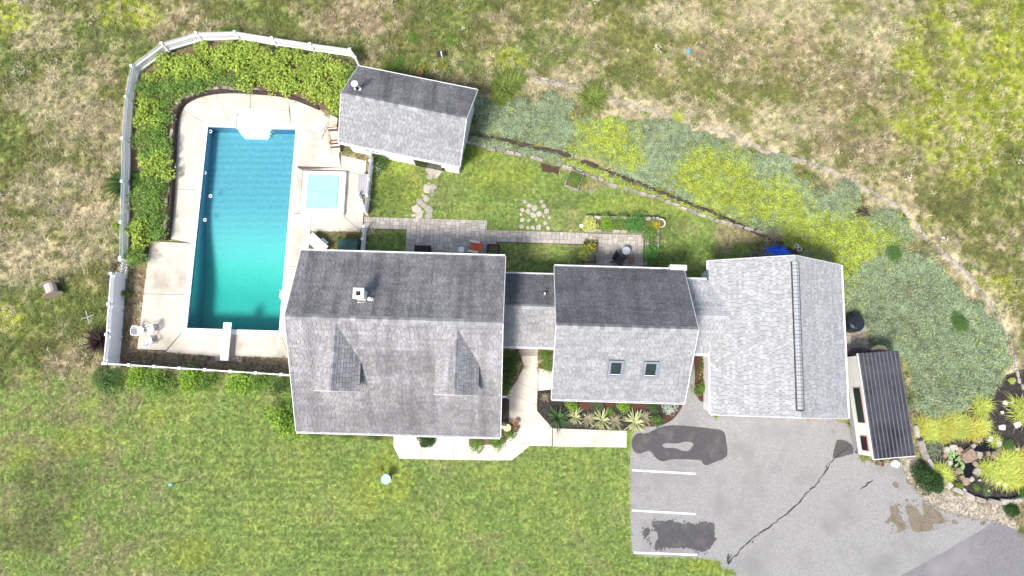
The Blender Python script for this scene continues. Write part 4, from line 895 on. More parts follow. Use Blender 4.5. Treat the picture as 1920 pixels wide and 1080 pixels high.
def board_fence(pts, h, label, lattice, name='privacy_fence'):
    P = [Vector(p) for p in pts]; root = thing(name, label, 'fence', P[0]); po_ = post_mesh(h + .06, .125)
    bh = h - (.42 if lattice else .06)
    bm_ = MB().box((0, 0, bh / 2), (.143, .024, bh)); bme = bm_.mesh('board', M_vinyl)
    for p in P: inst('post', po_, root, p - P[0])
    for a, b in zip(P[:-1], P[1:]):
        d = b - a; L = d.length; an = math.atan2(d.y, d.x); o = a - P[0]; n_ = int(L / .15); dn = d.normalized(); up = Vector((0, 0, 1))
        for k in range(n_): q = o + d * ((k + .5) / n_); inst('board', bme, root, (q.x, q.y, .04), (0, 0, an), (L / n_ / .15, 1, 1))
        for z in (.08, bh + .03, h) if lattice else (.08, h - .03): MB().bar(o + up * z, o + d + up * z, .055, .06).build('rail', M_vinyl, root)
        if lattice:
            lt = MB(); x = .0; H_ = .36
            while x < L - .06:
                for s_ in (-1, 1):
                    xa, xb = (x, x + H_) if s_ > 0 else (x + H_, x); 
                    if max(xa, xb) > L: continue
                    nn = Vector((-dn.y, dn.x, 0)) * .006 * s_
                    lt.bar(o + dn * xa + up * (bh + .05) + nn, o + dn * xb + up * (bh + .05 + H_) + nn, .008, .035, up=(dn.y, -dn.x, 0))
                x += .085
            lt.build('lattice', M_vinyl, root, kind='stuff')
    return root
board_fence([G(236.5, 522), G(232.5, 577), G(229, 632), G(224, 684)], 1.62, 'white privacy fence with lattice top west of the pool', True)
bf = [G(224, 684) + (G(590, 707) - G(224, 684)) * (k / 8) for k in range(9)]; bf[0] += (bf[1] - bf[0]).normalized() * .13
board_fence(bf, 1.62, 'long white board fence along the south side of the pool', False)
gate = picket_fence([G(243, 494), G(238, 519)], 1.0, 'white picket gate between picket fence and lattice fence', .16)
MB().bar((.0, 0, .15), G(238, 519) - G(243, 494) + Vector((0, 0, .85)), .04, .07).build('brace', M_vinyl, gate)
# stone and brick edging and a dark strip for shade, piece by piece
def stone_mesh(seed, m):
    rng = random.Random(seed); b = MB(); n_ = 8; top = []; bot = []
    for k in range(n_):
        t = 2 * math.pi * k / n_ + rng.uniform(-.2, .2); r = rng.uniform(.42, .56)
        sx = max(-.5, min(.5, r * 1.25 * math.cos(t))); sy = max(-.5, min(.5, r * 1.25 * math.sin(t)))
        bot.append((sx, sy, -.1)); top.append((sx * .86, sy * .86, 1 + rng.uniform(-.14, .06)))
    mid_ = [(x * 1.04, y * 1.04, .6) for x, y, _ in bot]
    b.add(bot + mid_ + top, [(i, (i + 1) % n_, (i + 1) % n_ + n_, i + n_) for i in range(n_)] + [(i + n_, (i + 1) % n_ + n_, (i + 1) % n_ + 2 * n_, i + 2 * n_) for i in range(n_)] + [tuple(range(2 * n_, 3 * n_))])
    return b.mesh('stone', m)
ST = [stone_mesh(s, M_stone) for s in range(5)]; STF = [stone_mesh(s + 9, M_flag) for s in range(5)]; STR = [stone_mesh(s + 19, M_rock) for s in range(4)]
def stone_wall(name, label, path, ln, wd, h, seed, meshes=ST, skip=0.0, z=0.0, cat='wall', pname='stone', jit=.05):
    rng = random.Random(seed); P = [Vector((*p, z)) for p in path]; root = thing(name, label, cat, P[0])
    carry = 0
    for a, b in zip(P[:-1], P[1:]):
        d = b - a; L = d.length; x = carry; an = math.atan2(d.y, d.x); nrm = Vector((-d.y, d.x, 0)).normalized()
        while x < L:
            l_ = ln * rng.uniform(.65, 1.4); q = a + d.normalized() * min(x + l_ / 2, L) + nrm * rng.uniform(-jit, jit)
            if rng.random() > skip: inst(pname, rng.choice(meshes), root, q - P[0], (0, 0, an + rng.uniform(-.12, .12)), (l_ * .96, wd * rng.uniform(.75, 1.25), h * rng.uniform(.7, 1.2)))
            x += l_
        carry = x - L
    return root
stone_wall('stone_edging', 'broken line of pale stones edging the ground cover bed', EDGE, .45, .15, .11, 3, skip=.3, jit=.14)
stone_wall('stone_edging', 'dark weathered timber and stones behind the day lilies', GP([(995, 148), (1040, 152), (1085, 165)]), .7, .16, .16, 4)
stone_wall('low_stone_wall', 'low pale stone wall between back lawn and planted strip', LOWWALL, .5, .2, .24, 5, jit=.06, skip=.08)
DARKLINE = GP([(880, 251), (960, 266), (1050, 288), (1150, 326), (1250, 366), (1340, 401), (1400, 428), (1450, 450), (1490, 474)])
stone_wall('shade_strip', 'low dark strip added for the line of shade under the ground cover bed', DARKLINE, 1.2, .26, .14, 15, [stone_mesh(61, M_darkwood)], jit=.02, pname='timber')  # dark pieces added to stand in for a line of shade, not timbers
stone_wall('stone_kerb', 'curved grey stone kerb around the pond garden', smoothpoly(GP([(1712, 800), (1722, 830), (1735, 862), (1752, 890), (1785, 916), (1832, 938), (1880, 942), (1910, 936)]), 1, False), .62, .34, .3, 6, jit=.02)
stone_wall('brick_edging', 'curved brick edging around the half round gravel patch', smoothpoly(GP([(1600, 588), (1618, 596), (1636, 618), (1646, 648)]), 1, False), .22, .14, .12, 7, STR, jit=.02, pname='brick')
stone_wall('brick_edging', 'small arc of brown bricks outside the white gate', smoothpoly(GP([(240, 488), (222, 494), (208, 510), (203, 535)]), 1, False), .12, .28, .16, 8, [stone_mesh(51, M_darkwood), stone_mesh(52, M_brown)], jit=.01, pname='brick')
# timber retaining wall round the deck, dark boards with pale cap stones, raised soil behind
bedm = MB().prism(rough(BACKBED, .02, .6, 1), -.05, .40); bo = bedm.build('raised_bed', M_soil); tag(bo, 'raised soil bed behind the pool deck', 'ground', kind='structure')
RET = smoothpoly(GP([(318, 450), (325, 400), (330, 300), (333, 230), (340, 205), (355, 190), (385, 178), (430, 173), (480, 176), (540, 181), (600, 206)]), 2, False)
rt = thing('retaining_wall', 'dark timber retaining wall curving around the pool deck', 'wall', (*RET[0], 0)); o0 = Vector((*RET[0], 0))
for i in range(0, len(RET) - 1):
    a, b = Vector((*RET[i], 0)), Vector((*RET[i + 1], 0)); d = (b - a)
    for k in range(3):
        MB().bar(a - o0 + Vector((0, 0, .09 + .16 * k)), b - o0 + Vector((0, 0, .09 + .16 * k)), .14 - .015 * k, .15).build('timber', M_darkwood, rt)
MB().bar(G(280, 450) - o0 + Vector((0, 0, .22)), G(276, 492) - o0 + Vector((0, 0, .22)), .12, .42).build('timber', M_darkwood, rt)
MB().bar(G(282, 450) - o0 + Vector((0, 0, .22)), G(316, 449) - o0 + Vector((0, 0, .22)), .12, .42).build('timber', M_darkwood, rt)
stone_wall('cap_stones', 'row of pale grey stones on top of the timber wall', [(x - .18, y + .1) for x, y in RET[2:-8]], .55, .2, .12, 11, z=.40, skip=.2)
# ================================================================== POOLSIDE THINGS
def on(o, px, py, z=0.0): o.location = G(px, py, z)
dv = thing('diving_board', 'white diving board over the deep end of the pool', 'diving board', G(429, 660), R(-1.7))
tip = to_local(dv, G(432, 611, .62)); MB().box((0, (tip.y - .35) / 2 + .0, .56), (.48, abs(tip.y) + .75, .07)).build('board', M_white, dv)
sdm = MB(); sdm.box((0, -.25, .26), (.36, .25, .52)); sdm.box((0, .55, .26), (.36, .2, .52)); sdm.box((0, .15, .12), (.3, .8, .12)); sdm.build('stand', M_greypl, dv)
sp = thing('hot_tub', 'square white hot tub with pale aqua folding cover', 'hot tub', G(603, 361), R(-1.5))
h = []
def spp(px, py): p = to_local(sp, G(px, py, .38)); return p
A_, B_, C_, D_ = spp(569, 319), spp(649, 323), spp(643, 404), spp(562, 399)
ux0, ux1 = (A_.x + D_.x) / 2, (B_.x + C_.x) / 2; vy0, vy1 = (C_.y + D_.y) / 2, (A_.y + B_.y) / 2
MB().prism([(ux0, vy0), (ux1, vy0), (ux1, vy1), (ux0, vy1)], .0, .38).build('shell', M_white, sp)
c1, c2, c3, c4 = spp(578, 328), spp(637, 331), spp(631, 392), spp(572, 390)
x0_, x1_, y0_, y1_ = (c1.x + c4.x) / 2, (c2.x + c3.x) / 2, (c3.y + c4.y) / 2, (c1.y + c2.y) / 2; ym = (y0_ + y1_) / 2
for ya, yb in ((y0_, ym - .008), (ym + .008, y1_)):
    b = MB(); b.add([(x0_, ya, .383), (x1_, ya, .383), (x1_, yb, .383), (x0_, yb, .383), (x0_ + .02, ya, .46), (x1_ - .02, ya, .46), (x1_ - .02, yb, .47), (x0_ + .02, yb, .47)], [(4, 5, 6, 7), (0, 1, 5, 4), (1, 2, 6, 5), (2, 3, 7, 6), (3, 0, 4, 7)]); b.build('cover_panel', M_spa, sp)
for x in (.3, .62):
    for y in (vy0 + .12, vy1 - .12):
        MB().tube([(ux0 + (ux1 - ux0) * x - .06, y, .385), (ux0 + (ux1 - ux0) * x - .05, y + .03, .43), (ux0 + (ux1 - ux0) * x + .05, y + .03, .43), (ux0 + (ux1 - ux0) * x + .06, y, .385)], .012, 5).build('handle', M_black, sp)
bx = thing('storage_box', 'grey plastic storage box against the spa fence', 'box', G(686, 351), R(-2))
MB().box((0, 0, .3), (.66, 1.2, .6)).build('body', M_greypl, bx); l_ = MB(); l_.box((0, 0, .64), (.72, 1.28, .07)); l_.build('lid', M_greypl, bx)
for k in range(5): MB().box((-.28 + .14 * k, 0, .685), (.03, 1.2, .02)).build('lid_rib', M_greypl, bx)
# white moulded chairs
def plastic_chair():
    r = thing('patio_chair', 'chair', 'chair'); s = MB(); s.box((0, 0, .42), (.48, .46, .035)); s.box((0, -.22, .40), (.44, .05, .06)); s.build('seat', M_vinyl, r)
    b = MB()
    for k in range(7):
        t = R(-75 + 25 * k); b.bar((.27 * math.sin(t), .18 + .10 * math.cos(t), .43), (.31 * math.sin(t), .26 + .14 * math.cos(t), .86), .075, .025, up=(math.sin(t), math.cos(t), 0))
    b.tube([(.33 * math.sin(R(t)), .27 + .14 * math.cos(R(t)), .87) for t in range(-85, 86, 17)], .03, 6); b.build('backrest', M_vinyl, r)
    for sgn in (-1, 1):
        MB().tube([(sgn * .33, .30, .84), (sgn * .32, .1, .68), (sgn * .30, -.18, .65), (sgn * .28, -.25, .6)], .035, 6).build('armrest', M_vinyl, r)
        for y in (-.22, .22): MB().tube([(sgn * .22, y * .9, .42), (sgn * .27, y * 1.15, 0)], .028, 6).build('leg', M_vinyl, r)
    return r
c0_ = plastic_chair()
for k, (x, y, a, lb) in enumerate(((268, 622, 85, 'white moulded patio chair at the deck edge, facing the others'), (288, 620, -80, 'white moulded patio chair farthest from the white fence'), (285, 641, 200, 'white moulded patio chair nearest the south fence'))):
    c = c0_ if k == 0 else copy_tree(c0_); c.location = G(x, y, .06); c.scale = (.85,) * 3; c.rotation_euler = (0, 0, R(a)); tag(c, lb, 'chair', 'white patio chairs at the deck corner')
def lounger(label, px, py, a, m, frame, stripes=False, group=None):
    r = thing('sling_chair', label, 'chair', G(px, py, .06), R(a))
    prof = [(-.75, .30), (-.35, .36), (0, .33), (.28, .38), (.62, .82), (.75, 1.0)]
    for k, (p, q) in enumerate(zip(prof[:-1], prof[1:])):
        n_ = 3 if stripes else 1
        for j in range(n_):
            f = j / n_; g = (j + 1) / n_; a_ = (0, p[0] + (q[0] - p[0]) * f, p[1] + (q[1] - p[1]) * f); b_ = (0, p[0] + (q[0] - p[0]) * g, p[1] + (q[1] - p[1]) * g)
            MB().bar(a_, b_, .54, .02).build('slat' if stripes else 'sling', (m, M_cream, M_brown)[(k + j) % 3] if stripes else m, r)
    for s_ in (-1, 1):
        MB().tube([(s_ * .29, y, z + .0) for y, z in prof], .02, 6).build('side_rail', frame, r)
        MB().tube([(s_ * .31, -.5, 0), (s_ * .31, -.1, .35), (s_ * .31, .35, 0)], .016, 6).build('leg', frame, r)
        MB().tube([(s_ * .33, -.2, .36), (s_ * .33, -.15, .56), (s_ * .33, .35, .56)], .018, 6).build('armrest', frame, r)
    return r
lounger('tan sling lounge chair half under the pool house eave', 623, 249, -25, M_tan, M_darkmetal)
lounger('striped folding chair below the corner of the pool house', 631, 268, 5, M_tan, M_rust, True)
tb = thing('potting_table', 'speckled pale tabletop tilted beside the house corner', 'table', G(600, 461), R(-42))
MB().box((0, 0, .72), (1.35, .66, .05)).build('tabletop', M_granite, tb)
for sx in (-.55, .55):
    for sy in (-.26, .26): MB().box((sx, sy, .35), (.06, .06, .7)).build('leg', M_black, tb)
MB().box((.15, .42, .42), (.5, .16, .03)).build('side_shelf', M_vinyl, tb)
for x, lb in ((649, 'dark green lidded bin nearer the speckled table'), (667, 'dark green lidded bin beside the short picket fence')):
    b = thing('lidded_bin', lb, 'bin', G(x, 465), R(-1.7), 'green bins behind the house'); MB().box((0, 0, .45), (.53, .62, .9)).build('body', M_greenlid, b); q = MB(); q.box((0, 0, .925), (.58, .68, .05)); q.box((0, .3, .96), (.3, .05, .03)); q.build('lid', M_greenlid, b)
# ================================================================== BACK GARDEN THINGS
def flag_group(name, label, cat, pts, sc, off, meshes, seed, kind=None):
    rng = random.Random(seed); r = thing(name, label, cat, G(off[0] + pts[0][0] / sc, off[1] + pts[0][1] / sc)); 
    if kind: r['kind'] = kind
    for x, y, s_ in pts:
        q = G(off[0] + x / sc, off[1] + y / sc) - r.location; d = 2 * s_ / sc / 30
        inst('stone', rng.choice(meshes), r, q, (0, 0, rng.uniform(0, 6.28)), (d * rng.uniform(.9, 1.2), d * rng.uniform(.8, 1.05), .05))
flag_group('flagstone_path', 'winding path of flat stones from pool house to pavers', 'path', [(1260, 265, 40), (1310, 280, 35), (1340, 235, 40), (1250, 315, 22), (1295, 310, 18), (1225, 410, 35), (1275, 395, 25), (1265, 440, 22), (1195, 465, 15), (1220, 490, 28), (1165, 515, 25), (1195, 545, 22), (1140, 575, 32), (1240, 580, 30), (1185, 600, 15), (1115, 628, 15), (1160, 628, 32), (1240, 630, 28), (1240, 365, 10)], 4.364, (520, 260), ST + STF, 3)
flag_group('stone_circle', 'ring of pale flat stones set in the back lawn', 'stones', [(350, 75, 14), (385, 105, 18), (425, 125, 25), (480, 75, 14), (330, 140, 16), (375, 150, 20), (495, 110, 17), (520, 150, 22), (460, 170, 24), (415, 180, 22), (320, 175, 12), (495, 190, 14), (330, 218, 16), (380, 220, 14), (440, 215, 10), (540, 200, 12), (508, 243, 17), (325, 270, 18), (372, 278, 15), (412, 278, 15), (457, 275, 20), (530, 280, 14)], 4.155, (900, 360), STF, 4)
sb = MB().sheet(rough(GP([(1016, 304), (1050, 314), (1046, 328), (1015, 322)]), .08, .2, 3), .008).build('bare_soil', mat('wet_soil', (.05, .032, .022), (.09, .06, .04), 9, .95, .02, 25)); tag(sb, 'dark bare soil rectangle by the low stone wall', 'ground', kind='structure')
def trough(label, px, a, L_, W_, m, name='planter_box'):
    r = thing(name, label, 'planter', G(*px), R(a)); t = .06
    for dx, dy, sx, sy in ((0, -W_ / 2, L_, t), (0, W_ / 2, L_, t), (-L_ / 2 + t / 2, 0, t, W_ - t), (L_ / 2 - t / 2, 0, t, W_ - t)): MB().box((dx, dy, .2), (sx, sy, .4)).build('side_board', m, r)
    MB().box((0, 0, .16), (L_ - .1, W_ - .1, .3)).build('soil', M_soil, r); return r
trough('wooden planter box of herbs standing on the back lawn', (1076, 340), 68, 1.15, .85, M_greywood)
# planter wall around the patio
pw = thing('planter_wall', 'low L shaped stone planter around the patio corner', 'wall', G(1096, 436), R(-1.7))
def pwl(px, py): return to_local(pw, G(px, py))
A1, B1, C1 = pwl(1096, 408), pwl(1238, 413), pwl(1212, 500)
rng = random.Random(8)
def course(p, q, ln, h, wd):
    d = q - p; n_ = max(1, int(d.length / ln))
    for k in range(n_):
        for z in (0, h): inst('stone', rng.choice(ST), pw, p + d * ((k + .5) / n_) + Vector((0, 0, z)), (0, 0, math.atan2(d.y, d.x)), (d.length / n_ * .98, wd, h * 1.02))
course(pwl(1096, 410), pwl(1235, 413), .5, .22, .22); course(pwl(1097, 434), pwl(1210, 438), .5, .2, .18); course(pwl(1232, 416), pwl(1230, 472), .45, .22, .24); course(pwl(1213, 440), pwl(1211, 500), .45, .2, .16); course(pwl(1097, 412), pwl(1097, 432), .4, .22, .2)
s_ = MB(); s_.prism([tuple(pwl(*q)[:2]) for q in ((1098, 411), (1232, 414), (1232, 500), (1213, 500), (1213, 437), (1098, 433))], .0, .34); s_.build('soil', M_soil, pw)
hn = MB(); hn.tube([pwl(1209, 440) + Vector((0, 0, .5)), pwl(1207, 470) + Vector((0, 0, .5)), pwl(1206, 500) + Vector((0, 0, .5))], .02, 6); hn.build('hose_rail', M_steel, pw)
def round_table(label, px, py, r_, h_, m, legm, group=None):
    t = thing('round_table', label, 'table', G(px, py, .045), 0, group); MB().lathe([(r_ - .02, h_ - .03), (r_, h_ - .02), (r_, h_), (r_ - .015, h_ + .006)], n=24).build('tabletop', m, t)
    for k in range(4):
        a = R(45 + 90 * k); MB().tube([(r_ * .3 * math.cos(a), r_ * .3 * math.sin(a), h_ - .03), (r_ * .8 * math.cos(a), r_ * .8 * math.sin(a), 0)], .016, 6).build('leg', legm, t)
    return t
round_table('small white round table beside the coral chair', 866, 471, .19, .45, M_white, M_white)
round_table('round frosted glass table on the patio', 1172, 473, .25, .5, M_glasstop, M_darkmetal)
round_table('small dark round table in the shade by the patio wall', 1181, 489, .24, .5, M_rust, M_darkmetal)
yt = round_table('pale yellow round table at the house corner', 951, 801, .22, .6, M_yellow, M_darkmetal)
def deck_chair(label, px, py, a, m, arm, legm):
    r = thing('garden_chair', label, 'chair', G(px, py, .045), R(a))
    for k in range(5): MB().bar((-.22 + .11 * k, -.28, .36), (-.22 + .11 * k, .2, .30), .10, .025).build('seat_slat', m, r)
    for k in range(5): MB().bar((-.22 + .11 * k, .2, .3), (-.24 + .12 * k, .48, .92), .10, .025, up=(0, -1, .3)).build('back_slat', m, r)
    for s_ in (-1, 1):
        MB().box((s_ * .31, -.02, .56), (.13, .66, .03)).build('armrest', arm, r)
        MB().bar((s_ * .3, -.28, 0), (s_ * .3, -.28, .55), .07, .05).build('leg', legm, r); MB().bar((s_ * .3, .42, 0), (s_ * .3, .2, .55), .07, .05).build('leg', legm, r)
    return r
deck_chair('coral red garden chair with pale arms on the pavers', 890, 466, -100, M_red, M_cream, M_darkmetal)
deck_chair('black metal chair in shade west of the glass table', 1160, 489, 60, M_darkmetal, M_darkmetal, M_darkmetal)
gr = thing('covered_grill', 'dark covered grill in the shade behind the house', 'grill', G(795, 473), R(-2)); MB().box((0, 0, .38), (.95, .5, .76)).build('cart', M_darkmetal, gr)
g_ = MB(); g_.add([(-.5, -.28, .76), (.5, -.28, .76), (.5, .28, .76), (-.5, .28, .76), (-.4, -.12, 1.02), (.4, -.12, 1.02), (.4, .16, 1.02), (-.4, .16, 1.02)], [(4, 5, 6, 7), (0, 1, 5, 4), (1, 2, 6, 5), (2, 3, 7, 6), (3, 0, 4, 7)]); g_.build('hood', M_black, gr)
def pot(label, px, py, r_, h_, m, name='flower_pot', z=0.0):
    t = thing(name, label, 'pot', G(px, py, z)); MB().lathe([(r_ * .65, 0), (r_ * .95, h_ * .85), (r_ * 1.05, h_ * .86), (r_ * 1.05, h_), (r_ * .88, h_), (r_ * .82, h_ * .8)], n=18).build('body', m, t); MB().lathe([(r_ * .8, h_ * .7), (r_ * .8, h_ * .82)], n=14).build('soil', M_soil, t); return t
pot('round pale pot with orange flowers outside the planter corner', 1237, 421, .27, .4, M_pot)
pot('terracotta pot behind the pool house', 790, 141, .17, .45, M_terra)
pot('terracotta pot nearest the stoop on the front walk', 968, 792, .16, .3, M_terra, z=.065); pot('terracotta pot beside the pale walk corner', 968, 805, .15, .28, M_rust, z=.065)
trough('planter overflowing with mixed flowers at the patio entrance', (1105, 474), 85, 1.3, .75, M_darkwood, 'flower_planter')
trough('dark wooden planter beside the coral chair', (925, 474), 88, .9, .7, M_darkwood)
wb_ = MB().lathe([(.02, 0), (.12, .03), (.15, .12), (.10, .24), (.02, .27)], n=14).build('garden_globe', M_white, None, smooth=True); wb_.location = G(1090, 424); tag(wb_, 'white garden globe at the end of the planter', 'ornament')
# blocks, tarp, buckets behind garage
def block():
    b = MB()
    for x, y, sx, sy in ((0, .08, .4, .035), (0, -.08, .4, .035), (-.183, 0, .034, .125), (.183, 0, .034, .125), (0, 0, .034, .125)): b.box((x, y, .1), (sx, sy, .2))
    return b.mesh('cinder_block', M_block)
bme = block()
for k, (x, y, z, a) in enumerate(((1403, 483, 0, 5), (1416, 479, 0, 4), (1426, 478, 0, 2), (1436, 471, 0, -6), (1428, 481, .2, 3), (1446, 478, .2, -5), (1410, 482, .2, 85), (1438, 479, .2, 3))):
    o = bpy.data.objects.new('cinder_block', bme); COL.objects.link(o); o.location = G(x, y, z); o.rotation_euler = (0, 0, R(a)); tag(o, 'grey hollow cinder block in the pile beside the blue tarp', 'block', 'cinder blocks behind the garage')
tp = thing('blue_tarp', 'crumpled bright blue tarp behind the garage', 'tarp', G(1458, 478)); n_ = 9; vs = []; rng = random.Random(3)
for j in range(n_):
    for i in range(n_):
        x, y = -.85 + 1.7 * i / (n_ - 1), -.55 + 1.1 * j / (n_ - 1); r_ = math.hypot(x / .95, y / .65)
        vs.append((x + rng.uniform(-.05, .05), y * (1 - .3 * max(x, 0)) + rng.uniform(-.05, .05), max(.02, .55 * (1 - r_ ** 1.5) + rng.uniform(-.05, .07))))
MB().add(vs, [(j * n_ + i, j * n_ + i + 1, (j + 1) * n_ + i + 1, (j + 1) * n_ + i) for j in range(n_ - 1) for i in range(n_ - 1)]).build('sheet', M_blue, tp)
for x, y, lb in ((1490, 463, 'white bucket farther from the garage behind the tarp'), (1496, 469, 'white bucket nearer the garage ridge behind the tarp')):
    b = MB().lathe([(.10, 0), (.13, .3), (.14, .31), (.14, .33), (.12, .33), (.11, .1)], n=14).build('bucket', M_white); b.location = G(x, y); tag(b, lb, 'bucket')
tk = thing('water_tank', 'dark navy round tank with flat lid beside garage', 'tank', G(1592, 608)); MB().lathe([(.5, 0), (.55, .1), (.53, .85), (.45, .98), (.40, 1.0), (.40, 1.06), (.36, 1.08)], n=26).build('body', M_navy, tk, smooth=False)
MB().box((.1, 0, 1.10), (.5, .5, .05)).build('lid', M_navy, tk)
for k, (x, y, sx, sy, h_, lb) in enumerate(((1593, 660, 1.15, .42, .5, 'small dark brown bench between tank and shed'), (1593, 675, 1.1, .6, .6, 'dark brown wooden steps against the end of the shed'))):
    r = thing('wooden_bench' if k == 0 else 'wooden_steps', lb, 'bench' if k == 0 else 'steps', G(x, y), R(2))
    for j in range(3): MB().box((0, -sy / 2 + sy * (j + .5) / 3, h_ - (.14 * j if k else 0)), (sx, sy / 3 - .015, .04)).build('plank', M_brown, r)
    for s_ in (-1, 1): MB().box((s_ * sx * .42, 0, (h_ - .3 * k) / 2), (.06, sy * .9, h_ - .06 - .3 * k)).build('leg', M_brown, r)
um = thing('folded_parasol', 'folded yellow, red and blue cloth behind the metal roofed shed', 'parasol', G(1648, 653, .9) - Vector((0, 0, .9))); 
for k, (m_, a) in enumerate(((M_yellow, 10), (M_redtrim, 2), (M_blue, -6))):
    MB().tube([(-.45, -.05 - .1 * k, .9 - .1 * k), (-.1, .05 - .08 * k, 1.0 - .06 * k), (.3, .02 - .1 * k, .95 - .08 * k), (.5, -.08 - .1 * k, .85)], [.06, .15, .12, .03], 8).build('cloth', m_, um)
MB().tube([(.1, 0, 0), (.1, 0, .9)], .03, 6).build('pole', M_greywood, um)
ptk = MB().lathe([(.08, 0), (.2, .04), (.22, .15), (.22, .42), (.14, .52), (.08, .54), (.08, .62)], n=16).build('propane_tank', M_white); ptk.location = G(1674, 868); tag(ptk, 'white gas tank at the end of the shed', 'tank')
hc = thing('trailer_hitch', 'rusty trailer hitch at the end of the shed', 'hitch', G(1647, 868), R(4)); MB().bar((-.3, .35, .4), (0, -.15, .4), .08, .1).build('arm', M_rust, hc); MB().bar((.3, .35, .4), (0, -.15, .4), .08, .1).build('arm', M_rust, hc)
MB().tube([(-.2, .05, .16), (-.08, .05, .16)], .16, 12).build('jack_wheel', M_rust, hc); MB().tube([(0, -.1, 0), (0, -.1, .6)], .03, 6).build('jack_post', M_rust, hc)
rt_ = MB().box((0, 0, .03), (.7, .14, .05)); ro_ = rt_.build('garage_ramp', M_rock); ro_.location = G(1524, 787); ro_.rotation_euler = (0, 0, R(2)); tag(ro_, 'small reddish timber ramp on asphalt below the garage eave', 'block')
pr_ = MB(); pr_.box((0, 0, 1.2), (.1, .1, 2.4)); pr_.box((-.14, 0, 2.25), (.3, .08, .1)); pr_.box((-.28, -.0, 2.1), (.07, .07, .35)); po2 = pr_.build('downspout', M_vinyl); po2.location = G(1327, 768); tag(po2, 'white downspout at the front corner of the garage', 'downspout')
# ================================================================== FIELD AND FRONT LAWN THINGS
cs_ = thing('cable_spool', 'grey wooden cable spool lying in the western field', 'spool', G(107, 545), R(23))
for s_ in (-1, 1):
    MB().tube([(0, s_ * .36 - .025, .55), (0, s_ * .36 + .025, .55)], .55, 20).build('flange', M_twig, cs_)
for k in range(14):
    a = 2 * math.pi * k / 14; MB().box((.29 * math.cos(a), 0, .55 + .29 * math.sin(a)), (.04, .66, .125), M=Matrix.Rotation(-a, 3, 'Y')).build('barrel_slat', M_paleslat, cs_)
ws = thing('wind_spinner', 'white wind spinner on a thin pole outside the lattice fence', 'spinner', G(192, 600)); MB().tube([(0, 0, 0), (0, 0, 1.5)], .018, 6).build('pole', M_greywood, ws)
for k in range(4):
    a = R(20 + 90 * k); MB().bar((0, 0, 1.5), (.38 * math.cos(a), .38 * math.sin(a), 1.52), .035, .02).build('blade', M_greypl, ws)
fp = thing('bird_feeder', 'thin black pole with small teal top on the front lawn', 'bird feeder', G(349, 901)); MB().tube([(0, 0, 0), (0, 0, 1.85)], .018, 6).build('pole', M_black, fp); MB().lathe([(.02, 1.8), (.10, 1.84), (.10, 1.9), (.02, 1.98)], n=12).build('roof', M_aqua, fp)
bb = thing('bird_bath', 'blue round bird bath on the front lawn', 'bird bath', G(728, 896)); MB().lathe([(.2, 0), (.2, .05), (.09, .12), (.07, .55), (.12, .64)], n=16).build('pedestal', M_navy, bb)
MB().lathe([(.1, .6), (.24, .68), (.29, .76), (.29, .78), (.26, .78), (.22, .74)], n=24).build('bowl', M_aqua, bb); MB().lathe([(.25, .755), (.25, .765)], n=24).build('water', mat('bath_water', (.36, .66, .74), (.42, .72, .78), 3, .1), bb)
sg = thing('garden_marker', 'small dark panel on a white stake in the northern field', 'marker', G(828, 107), R(10)); MB().box((0, 0, .45), (.5, .34, .03), M=Matrix.Rotation(R(25), 3, 'X')).build('panel', M_black, sg); MB().bar((.03, -.05, .5), (.08, -.1, 0), .05, .05).build('stake', M_white, sg)
MB().box((.03, -.02, .475), (.06, .3, .02), M=Matrix.Rotation(R(25), 3, 'X')).build('strap', M_white, sg)
bl = MB().lathe([(.05, 0), (.13, .03), (.15, .14), (.13, .2), (.03, .24)], n=12).build('blue_ball', mat('sky_blue_plastic', (.10, .32, .62), None, rough_=.4)); bl.location = G(1290, 98); tag(bl, 'small bright blue ball lost in the northern field', 'ball')
# ================================================================== PONDS
ZP = lambda L: [(1680 + x / 3.858, 700 + y / 3.858) for x, y in L]
def pond(label, px, rim, seed):
    P = smoothpoly(GP(ZP(px)), 2); r = thing('garden_pond', label, 'pond', (*P[0], 0)); o = Vector((*P[0], 0))
    MB().prism([(x - o.x, y - o.y) for x, y in P], .0, .05).build('water', M_pond, r)
    rng = random.Random(seed); n_ = rim; L = len(P); c = sum((Vector(p) for p in P), Vector((0, 0))) / L
    for k in range(n_):
        q = Vector(P[int(k * L / n_)]); d = (q - c).normalized(); q = q + d * .14; s = rng.uniform(.22, .42)
        inst('stone', rng.choice(STR + ST), r, (q.x - o.x, q.y - o.y, 0), (0, 0, rng.uniform(0, 6)), (s * 1.2, s, rng.uniform(.12, .22)))
    return r, o, P
p1, o1, _ = pond('kidney shaped black pond among yellow grasses', [(555, 540), (580, 500), (640, 485), (700, 490), (728, 525), (715, 570), (680, 578), (650, 555), (610, 580), (570, 572)], 9, 3)
p2, o2, PP = pond('black lily pond beside the large red rock', [(355, 575), (400, 545), (450, 560), (480, 610), (540, 642), (568, 672), (548, 740), (505, 768), (470, 752), (462, 705), (420, 662), (370, 622)], 12, 5)
pad = MB(); pad.add([(0, 0, .0)] + [(math.cos(R(25 + 31 * k)), math.sin(R(25 + 31 * k)), 0) for k in range(11)], [tuple(range(12))]); pme = pad.mesh('lily_pad', mat('lily_leaf', (.20, .30, .10), (.27, .38, .15), 9, .4, rnd=.15))
rng = random.Random(4); cnt = 0
